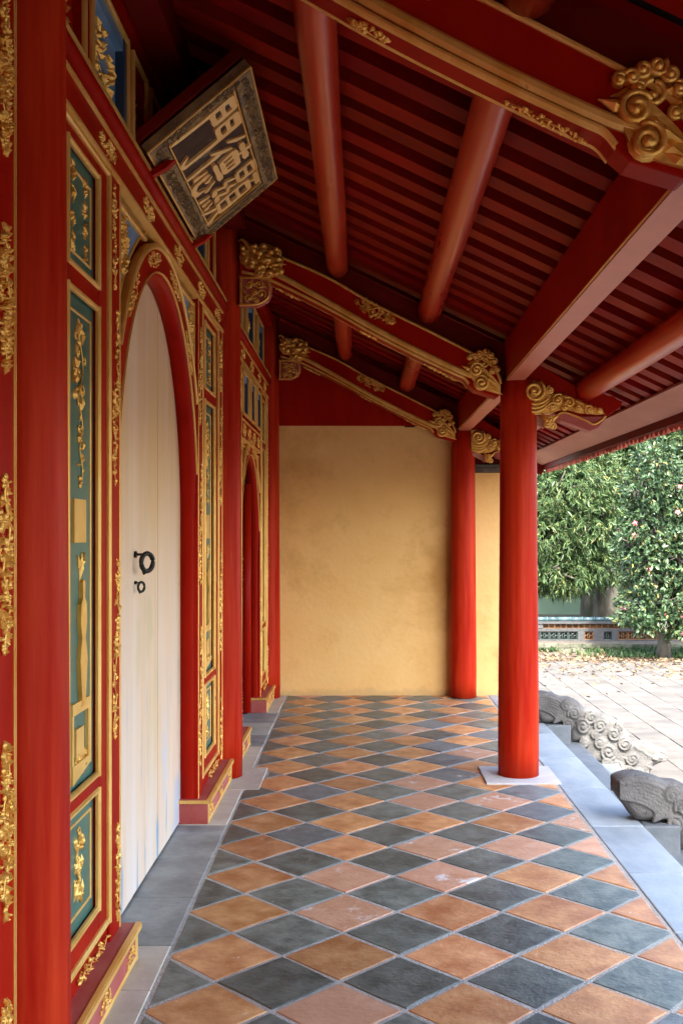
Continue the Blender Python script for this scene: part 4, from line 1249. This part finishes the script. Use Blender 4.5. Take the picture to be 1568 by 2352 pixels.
        m5.build('gilt_scroll', GOLD, t)
    return t
b0 = beam(YA - .06, 'carved red and gilt cross beam nearest overhead with gilt scroll end', 700, thick=.11)
b0.location += Vector((-.025, 0, .055)); WLOC[b0] = Vector(b0.location)
beam(YB - .08, 'carved red and gilt cross beam with beast head between the two middle columns', 720)
beam(YC_ - .10, 'carved red and gilt cross beam lying against the yellow end wall', 740, thick=.13)

# ================================================================== PURLINS AND TIE BEAMS
def purlin(x, z, r, y0, y1, label, x_near=None, name='round_purlin', group=None):
    m = MB()
    n = 14
    pts = [((x_near if x_near is not None else x) * (1 - i / n) + x * i / n, y0 + (y1 - y0) * i / n, z + .004 * math.sin(i * 1.3)) for i in range(n + 1)]
    m.tube(pts, [r * (1 + .025 * math.sin(i * .9 + x * 5)) for i in range(n + 1)], 28)
    o = m.build(name, REDPURLIN, None)
    return tag(o, label, 'roof beam', group)
PY = [(YA + .03, YB - .06, 'the near bay'), (YB + .02, YC_ - .08, 'the bay beside the yellow wall'), (-1.5, YA - .06, 'the first bay')]
NM = ('over the pale door', 'over the open doorway', 'behind the nearest beam')
for k, (y0, y1, _) in enumerate(PY):
    purlin(-.152, 3.295, .070, y0, y1, 'round red purlin nearest the door wall ' + NM[k])
    purlin(.437, 3.005, .073, y0, y1, 'round red purlin midway up the roof slope ' + NM[k])
purlin(1.46, 2.515, .072, -1.5, 11.4, 'round red eave purlin lying on the scrolled arms outside the columns', name='eave_purlin')
def tie(y0, y1, xa, xb, label):
    t = empty('tie_beam', ((xa + xb) / 2, (y0 + y1) / 2, 2.566), label, 'roof beam')
    hw = .056
    vs = []
    for y, x in ((y0, xa), (y1, xb)):
        vs += [(x - hw, y, 2.572), (x + hw, y, 2.572), (x + hw + .012, y, 2.82), (x - hw - .012, y, 2.82)]
    MB().add(vs, [(0, 3, 2, 1), (4, 5, 6, 7), (0, 1, 5, 4), (1, 2, 6, 5), (2, 3, 7, 6), (3, 0, 4, 7)]).build('beam', RED, t, fix=True, bevel=.006)
    vs = []
    for y, x in ((y0, xa), (y1, xb)):
        vs += [(x - hw + .001, y, 2.562), (x + hw - .001, y, 2.562), (x + hw - .001, y, 2.5705), (x - hw + .001, y, 2.5705)]
    MB().add(vs, [(0, 3, 2, 1), (4, 5, 6, 7), (0, 1, 5, 4), (1, 2, 6, 5), (2, 3, 7, 6), (3, 0, 4, 7)]).build('soffit', BEAMUNDER, t, fix=True)
    g = MB()
    for s_ in (-1,):
        g.tube([(xa + s_ * (hw + .001), y0, 2.573), (xb + s_ * (hw + .001), y1, 2.573)], .0045, 6)
    g.build('gilt_line', GOLDFLAT, t)
    return t
tie(YA + .06, YB - .02, .945, .992, 'square red tie beam over the row of free standing columns')
tie(YB + .06, YC_ - .03, .985, .985, 'square red tie beam running from free standing column to yellow wall')
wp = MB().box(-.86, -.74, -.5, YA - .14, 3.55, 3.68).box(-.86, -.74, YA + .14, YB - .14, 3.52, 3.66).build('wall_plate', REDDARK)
tag(wp, 'dark red plate under the rafters along the top of the carved wall', 'roof beam')

# ================================================================== STONE BEASTS BESIDE THE STEPS
def c4(px, py): return (1090.9 + px * .3043, 1320.5 + py * .3043)
BY = 8.66
def D(px, py):
    a = c4(px, py); return W(a[0], a[1], BY)

def beast_mesh():
    body = [(720, 930), (790, 965), (830, 1012), (900, 1030), (1000, 1060), (1090, 1110), (1150, 1180), (1185, 1262), (1215, 1285), (1250, 1272), (1295, 1263), (1350, 1280), (1392, 1316),
           (1440, 1322), (1466, 1350), (1468, 1385), (1440, 1412), (1400, 1428), (1352, 1446), (1342, 1462), (1336, 1490), (1312, 1500), (1308, 1555)]
    o = [(1.50, .003), (1.452, .075), (1.412, .125), (1.388, .17), (1.398, .222), (1.44, .246), (1.52, .256), (1.60, .245), (1.665, .212)] + [D(*p) for p in body]
    o += [(2.36, -.505), (2.115, -.505), (2.113, -.326), (1.815, -.326), (1.812, -.156), (1.728, -.156), (1.727, .0)]
    T = .095
    fr = lambda u, v, w=0.0: Vector((u, w, v))
    m = MB().prism(o, fr, -T, T)
    me = m.mesh('core', (0, 0, 0))
    bm = bmesh.new(); bm.from_mesh(me)
    bmesh.ops.recalc_face_normals(bm, faces=bm.faces)
    es = [e for e in bm.edges if len(e.link_faces) == 2 and abs(e.link_faces[0].normal.dot(e.link_faces[1].normal)) < .5 and abs(e.verts[0].co.y - e.verts[1].co.y) < .01]
    bmesh.ops.bevel(bm, geom=es, offset=.065, segments=5, affect='EDGES', clamp_overlap=True)
    bm.to_mesh(me); bm.free()
    t0 = bpy.data.objects.new('tmp', me); C.objects.link(t0)
    r0 = t0.modifiers.new('r', 'REMESH'); r0.mode = 'VOXEL'; r0.voxel_size = .013
    s0_ = t0.modifiers.new('s', 'SMOOTH'); s0_.factor = .5; s0_.iterations = 14
    me = bpy.data.meshes.new_from_object(t0.evaluated_get(bpy.context.evaluated_depsgraph_get()))
    bpy.data.objects.remove(t0)
    det = MB()
    k = .3043 * BY / FP
    curls = [(680, 985, 40, 1), (740, 1045, 48, -1), (870, 1075, 50, 1), (690, 1125, 46, 1), (805, 1145, 58, -1), (935, 1140, 50, 1), (1040, 1200, 54, -1), (1125, 1275, 52, 1), (1000, 1335, 62, -1), (1080, 1130, 36, 1), (820, 1262, 40, 1), (935, 1262, 46, -1),
             (1180, 1385, 48, 1), (1060, 1450, 48, -1), (1150, 1480, 44, 1), (1230, 1500, 36, -1), (980, 1420, 42, 1), (900, 1200, 36, -1)]
    for side in (-1, 1):
        N = (0, side, 0)
        for px, py, r, sg in curls:
            x, z = D(px, py)
            f = frame((x, side * (T - .008), z), (1, 0, 0), (0, 0, 1), N)
            det.bump(f(0, 0, 0), f.U, f.V, f.N, r * k * 1.15, r * k * 1.15, .020, 14, 3)
            curl(det, frame(f(0, 0, .016), f.U, f.V, f.N), 0, 0, px * .37, r * k * .95, 1.7, .0105, sg, 22, 6)
        # combed mane at the upper end
        for i in range(8):
            q = smooth([(1.405, .138 + .0115 * i), (1.47, .125 + .0165 * i), (1.55, .10 + .0200 * i), (1.605 + .010 * i, .055 + .0185 * i), (1.59 + .015 * i, .004 + .006 * i)], 5)
            det.tube([(x, side * (T + .004 - .016 * (i > 6)), z) for x, z in q], .0105, 6)
        # brow, eye, lips, nostril
        for q, r in (([(1195, 1290), (1225, 1318), (1262, 1330), (1290, 1355), (1330, 1372), (1372, 1370), (1410, 1385)], .016), ([(1240, 1440), (1290, 1442), (1335, 1462)], .013), ([(1225, 1470), (1262, 1492), (1310, 1492)], .012),
                     ([(1395, 1330), (1440, 1350), (1440, 1395), (1400, 1402)], .011), ([(1190, 1330), (1215, 1380), (1212, 1430), (1190, 1460)], .013)):
            det.tube([(D(*p)[0], side * (T - .01), D(*p)[1]) for p in smooth(q, 4)], r, 7)
        x, z = D(1352, 1388); det.bump((x, side * (T - .02), z), (1, 0, 0), (0, 0, 1), N, .030, .022, .045, 12, 4)
    dm = det.mesh('detail', (0, 0, 0))
    bm = bmesh.new(); bm.from_mesh(me); bm.from_mesh(dm)
    me2 = bpy.data.meshes.new('beast'); bm.to_mesh(me2); bm.free()
    tmp = bpy.data.objects.new('tmp', me2); C.objects.link(tmp)
    rm = tmp.modifiers.new('r', 'REMESH'); rm.mode = 'VOXEL'; rm.voxel_size = .0062
    smd = tmp.modifiers.new('s', 'SMOOTH'); smd.factor = .5; smd.iterations = 1
    dg = bpy.context.evaluated_depsgraph_get()
    res = bpy.data.meshes.new_from_object(tmp.evaluated_get(dg))
    bpy.data.objects.remove(tmp)
    res.polygons.foreach_set('use_smooth', [True] * len(res.polygons))
    res.materials.clear(); res.materials.append(CARVED)
    res.name = 'stone_beast'
    return res
bm_ = beast_mesh()
for y, lab in ((BY + .08, 'carved stone beast balustrade with curled scales crouching down the steps, whole body in view'), (5.79, 'carved stone beast balustrade beside the steps with combed mane at floor edge')):
    o = bpy.data.objects.new('stone_beast', bm_); C.objects.link(o); place(o, (0, y, 0)); tag(o, lab, 'statue', 'stone beasts flanking the steps')

# ================================================================== LOW GARDEN WALL
WY = 19.0
lw = empty('garden_wall', (5.5, WY, GZ), 'low grey garden wall with pierced amber and green ceramic blocks and glazed ridge', 'wall')
X0w, X1w = 1.5, 13.0
zt = lambda py: H - (py - VY) * WY / FP
mbw = MB()
mbw.box(X0w, X1w, WY, WY + .22, zt(1477.5) - .02, zt(1469.6))           # foot
mbw.box(X0w, X1w, WY - .03, WY + .25, zt(1477.5) - .16, zt(1477.5) - .02)
mbw.box(X0w, X1w, WY + .01, WY + .21, zt(1450.5), zt(1443.5))
mbw.box(X0w, X1w, WY - .015, WY + .235, zt(1433), zt(1428.5))
mbw.box(X0w, X1w, WY + .12, WY + .20, zt(1469.6), zt(1433))
def wx(cx): return (1205.7 + cx * .231 - VX) * WY / FP
piers = [(None, wx(108) - .5), (wx(525), wx(590)), (wx(680), wx(780)), (wx(862), wx(922)), (X1w - .6, X1w)]
for a_, b_ in ((wx(525), wx(590)), (wx(680), wx(780)), (wx(862), wx(922)), (wx(2000), wx(2080)), (wx(2170), wx(2260)), (wx(2350), wx(2430)), (X0w, wx(-330))):
    mbw.box(a_, b_, WY, WY + .22, zt(1469.6), zt(1450.5))
for a_, b_ in ((wx(108) - .3, wx(176)), (wx(1900), wx(1990))):
    mbw.box(a_, b_, WY, WY + .22, zt(1443.5), zt(1433))
mbw.build('wall_body', GREY, lw, fix=True)
def grille(w, h):
    m = MB()
    m.box(-w / 2, w / 2, -.02, .02, 0, h * .07).box(-w / 2, w / 2, -.02, .02, h * .93, h).box(-w / 2, -w * .43, -.02, .02, h * .07, h * .93).box(w * .43, w / 2, -.02, .02, h * .07, h * .93)
    for u, v in ((-.24, .3), (.24, .3), (-.24, .7), (.24, .7), (0, .5)):
        r = min(w, h) * .2
        pts = [(u * w + r * math.cos(a_), -.004, v * h + r * math.sin(a_)) for a_ in [2 * math.pi * i / 10 for i in range(11)]]
        m.tube(pts, h * .05, 5, cap=False)
    return m
bh = zt(1450.5) - zt(1469.6)
blk = {}
for nm, mt in (('a', AMBER), ('g', JADE)):
    me = grille(.166, bh).mesh('ceramic_block', (0, 0, 0)); me.materials.append(mt); blk[nm] = me
me = grille(.105, zt(1433) - zt(1443.5)).mesh('ceramic_block', (0, 0, 0)); me.materials.append(AMBER); blk['s'] = me
def fill(x0, x1, kind, z, w):
    n = max(1, round((x1 - x0) / w)); s_ = (x1 - x0) / n
    for i in range(n):
        share(blk[kind], 'ceramic_block', (x0 + (i + .5) * s_, WY + .045, z), lw)
fill(wx(-320), wx(525), 'g', zt(1469.6), .172)
fill(wx(595), wx(675), 'a', zt(1469.6), .172)
fill(wx(785), wx(858), 'g', zt(1469.6), .172)
fill(wx(925), wx(2000), 'a', zt(1469.6), .172)
fill(wx(2085), wx(2165), 'g', zt(1469.6), .172)
fill(wx(176), wx(1900), 's', zt(1443.5), .108)
gz = MB()
gz.tube([(-.105, 0, 0), (.092, 0, 0)], .045, 12).tube([(.085, 0, 0), (.105, 0, 0)], .052, 12)
gzm = gz.mesh('ridge_tile', (0, 0, 0)); gzm.materials.append(GLAZE)
x = X0w + .1
while x < X1w:
    share(gzm, 'ridge_tile', (x, WY + .11, zt(1428.5) + .035), lw); x += .213
# mossy brick ledge in front of it
ledge = empty('brick_ledge', (5, 18.55, GZ), 'low mossy brick ledge at the foot of the garden wall', 'ledge')
rng = random.Random(77)
bkm = MB().box(-.108, .108, -.055, .055, -.034, .034).mesh('brick', (0, 0, 0)); bkm.materials.append(BRICK)
MB().box(1.6, 9.0, 18.58, 18.98, GZ - .02, GZ + .118).build('core', SOIL, ledge)
for r_ in range(2):
    x = 1.7 + (.11 if r_ else 0)
    while x < 8.6:
        share(bkm, 'brick', (x, 18.53 + rng.gauss(0, .006), GZ + .018 + .072 * r_ + rng.gauss(0, .002)), ledge, (0, 0, rng.gauss(0, .02))); x += .222

# pale building behind
pw = empty('pale_green_wall', (6, 27, GZ), 'tall plain pale green wall beyond the garden wall', 'wall')
MB().box(-3, 22, 27, 27.3, GZ - .05, 3.2).build('wall_face', PALEGREEN, pw)
MB().box(-3, 22, 26.9, 27.4, 3.2, 3.35).build('coping', GREY, pw)

# ================================================================== TREES AND PLANTS
def leaf_mesh(name, pos, dirs, length, width, rs, material, droop=0.0, oval=False):
    n = len(pos)
    d = dirs / np.linalg.norm(dirs, axis=1, keepdims=True)
    r = rs.normal(size=(n, 3))
    s = np.cross(d, r); s /= np.linalg.norm(s, axis=1, keepdims=True) + 1e-9
    up = np.cross(s, d)
    flip = np.where(up[:, 2] < 0, -1.0, 1.0)[:, None]
    s = s * flip; up = up * flip
    L_ = (length * rs.uniform(.65, 1.25, n))[:, None]; Wd = (width * rs.uniform(.75, 1.2, n))[:, None]
    tip = pos + d * L_ + np.array([0, 0, -1.0]) * L_ * droop
    if oval:
        a1, a2, wf1, wf2 = .28, .68, .85, .8
    else:
        a1, a2, wf1, wf2 = .3, .65, 1.0, .72
    m1 = pos + (tip - pos) * a1; m2 = pos + (tip - pos) * a2
    f1 = up * Wd * .18
    v = np.stack([pos, m1 + s * Wd * .5 * wf1 + f1, m2 + s * Wd * .5 * wf2 + f1, tip, m2 - s * Wd * .5 * wf2 + f1, m1 - s * Wd * .5 * wf1 + f1], axis=1).reshape(-1, 3)
    base = (np.arange(n) * 6)[:, None]
    q = np.concatenate([base + np.array([0, 1, 2, 3]), base + np.array([0, 3, 4, 5])], axis=1).reshape(-1)
    org = np.array([v[:, 0].mean(), v[:, 1].mean(), v[:, 2].min()])
    me = bpy.data.meshes.new(name)
    me.vertices.add(len(v)); me.vertices.foreach_set('co', (v - org).ravel().astype(np.float32))
    me.loops.add(len(q)); me.loops.foreach_set('vertex_index', q.astype(np.int32))
    nf = n * 2
    me.polygons.add(nf); me.polygons.foreach_set('loop_start', (np.arange(nf) * 4).astype(np.int32))
    me.polygons.foreach_set('loop_total', np.full(nf, 4, np.int32)) if False else None
    me.update(calc_edges=True)
    tint = np.repeat(rs.uniform(0, 1, n), 2).astype(np.float32)
    at = me.attributes.new('tint', 'FLOAT', 'FACE'); at.data.foreach_set('value', tint)
    me.materials.append(material)
    me.validate()
    return me, org

def crown_points(blobs, n_clusters, per, rs, spread, droop, shell=.55):
    vol = np.array([b[1][0] * b[1][1] * b[1][2] for b in blobs]) ** .72
    pick = rs.choice(len(blobs), n_clusters, p=vol / vol.sum())
    u = rs.normal(size=(n_clusters, 3)); u /= np.linalg.norm(u, axis=1, keepdims=True)
    rr = (shell + (1 - shell) * rs.uniform(0, 1, n_clusters) ** .6) * (1 + rs.normal(0, .07, n_clusters))
    cen = np.array([b[0] for b in blobs])[pick]; rad = np.array([b[1] for b in blobs])[pick]
    p = cen + u * rad * rr[:, None]
    tw = u + rs.normal(0, .45, (n_clusters, 3)) + np.array([0, 0, -droop])
    tw /= np.linalg.norm(tw, axis=1, keepdims=True)
    pp = np.repeat(p, per, 0) + np.repeat(tw, per, 0) * (rs.uniform(-.5, .5, n_clusters * per) * spread)[:, None]
    dd = np.repeat(tw, per, 0) + rs.normal(0, .62, (n_clusters * per, 3))
    return pp, dd, p

def tree(name, label, base, trunk, blobs, nc, per, ll, lw_, material, seed, droop=.5, spread=.14, oval=False, group=None, flowers=0, shell=.55, trunk_r=.12, limbs=True):
    rs = np.random.RandomState(seed); rng = random.Random(seed)
    t = empty(name, base, label, 'tree', group)
    m = MB()
    pts = [Vector(p) for p in trunk]
    rad = [trunk_r * (1 - .55 * i / (len(pts) - 1)) for i in range(len(pts))]
    rad[0] *= 1.25
    m.tube(pts, rad, 12)
    if limbs:
        for c, r_ in blobs:
            s_ = pts[rng.randrange(max(1, len(pts) // 2), len(pts))]
            e = Vector(c) + Vector((rng.gauss(0, .1), rng.gauss(0, .1), rng.gauss(0, .1)))
            mid = (s_ + e) / 2 + Vector((rng.gauss(0, .15), rng.gauss(0, .15), -.1))
            m.tube([s_, mid, e], [trunk_r * .42, trunk_r * .28, trunk_r * .14], 7)
            for _ in range(7):
                d = Vector((rng.gauss(0, 1), rng.gauss(0, 1), rng.gauss(.1, 1))).normalized()
                q = e + Vector((d.x * r_[0], d.y * r_[1], d.z * r_[2])) * rng.uniform(.7, .98)
                mm = (e + q) / 2 + Vector((rng.gauss(0, .08), rng.gauss(0, .08), rng.gauss(0, .08)))
                m.tube([mid * .3 + e * .7, mm, q], [trunk_r * .16, trunk_r * .09, trunk_r * .03], 5)
    m.build('trunk', BARK, t)
    p, d, cl = crown_points(blobs, nc, per, rs, spread, droop, shell)
    keep = p[:, 2] > GZ + .15
    me, org = leaf_mesh('crown', p[keep], d[keep], ll, lw_, rs, material, droop * .35, oval)
    o = bpy.data.objects.new('crown', me); C.objects.link(o); place(o, org, t); o['kind'] = 'stuff'
    if flowers:
        fm = MB()
        for k in range(5):
            a_ = k * 1.2566
            f = frame((0, 0, 0), (1, 0, 0), (0, 0, 1), (0, -1, 0))
            leafshape(fm, f, .022 * math.cos(a_), .022 * math.sin(a_), a_, .055, .045, .022)
        fm.bump((0, 0, 0), (1, 0, 0), (0, 0, 1), (0, -1, 0), .02, .02, .03, 8, 3)
        fme = fm.mesh('flower', (0, 0, 0)); fme.materials.append(PINK)
        front = cl[(cl[:, 1] < np.percentile(cl[:, 1], 38))]
        for i in rs.choice(len(front), flowers, replace=False):
            q = front[i] + np.array([0, -.10, 0])
            share(fme, 'flower', q, t, (rng.gauss(0, .5), rng.gauss(0, .5), rng.gauss(0, .5)))
    return t
def PX(px, py, Y):
    a = W(px, py, Y); return (a[0], Y, a[1])
# broad tree with slender hanging leaves; its thick mossy trunk stands behind the wall
YT = 20.4
bl = []
for px, py, rx, rz, dy in ((1300, 1130, .85, .7, -.2), (1260, 1230, .7, .65, -.3), (1340, 1210, .75, .7, -.3), (1290, 1320, .75, .38, -.3), (1370, 1300, .45, .36, -.2), (1240, 1310, .6, .42, -.1), (1370, 1110, .6, .6, .3), (1250, 1060, .9, .7, .3),
                           (1330, 1040, .7, .5, .5), (1180, 1180, .8, .8, .2), (1160, 1300, .7, .45, .2), (1390, 1210, .4, .6, .1), (1340, 980, .8, .6, .7), (1240, 960, .9, .7, .6)):
    bl.append((PX(px, py, YT + dy), (rx, .8, rz)))
bx_ = PX(1396, 1480, 21.0)[0]
tree('shade_tree', 'broad tree with dense slender drooping leaves and thick mossy trunk', (bx_, 21.0, GZ), [(bx_, 21, GZ - .03), (bx_ - .03, 21, .3), (bx_ - .08, 20.95, .9), (bx_ - .25, 20.9, 1.7), (bx_ - .5, 20.8, 2.6)], bl, 6400, 11, .118, .028, LEAF_A, 21, droop=.75, spread=.20, trunk_r=.29, shell=.5)
# camellia with glossy oval leaves and pink flowers
YK = 17.45
bl = []
for px, py, rx, rz, dy in ((1500, 1200, .5, .55, 0), (1545, 1280, .5, .5, -.1), (1480, 1300, .42, .42, -.1), (1520, 1380, .50, .34, -.15), (1455, 1385, .26, .22, -.1), (1575, 1380, .5, .4, 0), (1445, 1250, .25, .35, 0), (1600, 1230, .6, .6, 0.1), (1560, 1130, .5, .45, .1), (1480, 1120, .4, .4, .1), (1440, 1420, .16, .14, -.2), (1470, 1432, .2, .12, -.25), (1560, 1440, .3, .16, -.2), (1500, 1425, .3, .16, -.3), (1600, 1430, .4, .3, .0), (1510, 1060, .4, .35, .2)):
    bl.append((PX(px, py, YK + dy), (rx, .5, rz)))
kx = PX(1522, 1500, YK)[0]
tree('camellia_tree', 'camellia with glossy oval leaves and pink flowers by the courtyard edge', (kx, YK, GZ), [(kx, YK, GZ - .03), (kx + .02, YK, -.2), (kx - .02, YK, .2), (kx + .05, YK, .8), (kx, YK, 1.6)], bl, 2500, 8, .084, .045, LEAF_B, 33, droop=.25, spread=.18, oval=True, flowers=16, trunk_r=.115, shell=.35)
# taller trees behind
bl = []
for px, py, rx, rz, dy in ((1460, 1060, 1.0, .9, 0), (1540, 1000, 1.1, .9, .2), (1420, 980, 1.0, .8, .4), (1500, 1150, .9, .7, .3), (1440, 1180, .7, .7, .5), (1580, 1120, 1.0, .8, .4), (1560, 900, 1.2, .9, .6), (1460, 900, 1.1, .9, .7), (1650, 1030, 1.2, 1.2, .2), (1440, 1290, .7, .5, .8), (1560, 1260, .8, .7, .9)):
    bl.append((PX(px, py, 22.3 + dy), (rx, .8, rz)))
tx_ = PX(1500, 1400, 22.8)[0]
tree('evergreen_tree', 'tall evergreen with broad light leaves rising behind the camellia', (tx_, 22.8, GZ), [(tx_, 22.8, GZ - .03), (tx_ + .05, 22.8, .8), (tx_ - .05, 22.8, 2.2), (tx_, 22.8, 3.6)], bl, 4300, 9, .14, .048, LEAF_C, 41, droop=.4, spread=.26, trunk_r=.16, shell=.45)
bl = []
for px, py, rx, rz, dy in ((1250, 1050, 1.4, 1.1, 0), (1340, 960, 1.5, 1.1, 0), (1420, 1060, 1.3, 1.1, .2), (1190, 960, 1.5, 1.2, .1), (1500, 960, 1.5, 1.2, .2), (1390, 1180, 1.1, .8, .4), (1600, 1040, 1.5, 1.3, .4), (1290, 1170, 1.2, .8, .3), (1470, 1230, 1.2, .8, .6), (1590, 1260, 1.2, .9, .6), (1160, 1130, 1.3, 1.0, .4), (1700, 1100, 1.5, 1.5, .3), (1540, 1120, 1.3, 1.0, .5)):
    bl.append((PX(px, py, 25.2 + dy), (rx, .8, rz)))
tree('dark_tree', 'dark leafy tree filling the gap between the shade tree and evergreen', (5.6, 25.6, GZ), [(5.6, 25.6, GZ - .03), (5.6, 25.6, 1.2), (5.5, 25.6, 2.6), (5.6, 25.6, 4.2)], bl, 2600, 9, .24, .085, LEAF_C, 47, droop=.4, spread=.3, trunk_r=.2, shell=.3)
# one more tree to the right, outside the picture
bl = [((9.2, 20.5, 1.6), (1.2, 1.0, 1.0)), ((10.2, 20.8, 2.4), (1.2, 1.0, 1.1)), ((8.8, 20.9, 2.9), (1.2, 1.0, 1.0)), ((9.6, 20.7, 3.7), (1.3, 1.0, .9))]
tree('garden_tree', 'rounded garden tree behind the right part of the low wall', (9.4, 20.8, GZ), [(9.4, 20.8, GZ - .03), (9.45, 20.8, .6), (9.4, 20.8, 1.8), (9.5, 20.8, 3.0)], bl, 900, 8, .16, .06, LEAF_C, 53, droop=.4, spread=.2, trunk_r=.13)

# grass and weeds, fallen leaves
rs = np.random.RandomState(4)
n = 2600
gx = np.concatenate([rs.uniform(2.2, 8.5, 1500), rs.normal(5.1, .6, 1100)]); gy = np.concatenate([rs.uniform(18.38, 18.62, 1500), rs.uniform(17.35, 18.3, 1100)])
keepm = (np.sin(gx * 3.1) + np.sin(gx * 7.7 + 1) > -.6) | (np.arange(n) >= 1500)
gp = np.stack([gx, gy, np.full(n, GZ - .01)], 1)[keepm]
gd = np.stack([rs.normal(0, .5, len(gp)), rs.normal(0, .5, len(gp)), np.full(len(gp), 1.0)], 1)
me, org = leaf_mesh('grass', gp, gd, .13, .035, rs, GRASSM, .15)
o = bpy.data.objects.new('grass', me); C.objects.link(o); place(o, org); tag(o, 'weeds and grass along the garden ledge', 'grass', kind='stuff')
n = 2400
lx = rs.uniform(2.0, 7.5, n); ly = 17.0 + np.abs(rs.normal(0, .8, n)) * np.where(rs.uniform(size=n) < .72, 1, -1.6)
lx = np.where(rs.uniform(size=n) < .25, rs.normal(5.2, .7, n), lx)
ok = (ly < 18.5) & (ly > 11)
lp = np.stack([lx, ly, GZ + np.where(ly > 17.0, -.008, .004) + rs.uniform(.0, .012, n)], 1)[ok]
ld = np.stack([rs.normal(size=len(lp)), rs.normal(size=len(lp)), rs.normal(0, .16, len(lp)) + .05], 1)
me, org = leaf_mesh('fallen_leaves', lp, ld, .075, .038, rs, LITTER, 0, True)
o = bpy.data.objects.new('fallen_leaves', me); C.objects.link(o); place(o, org); tag(o, 'dry fallen leaves scattered along the courtyard edge', 'fallen leaves', kind='stuff')
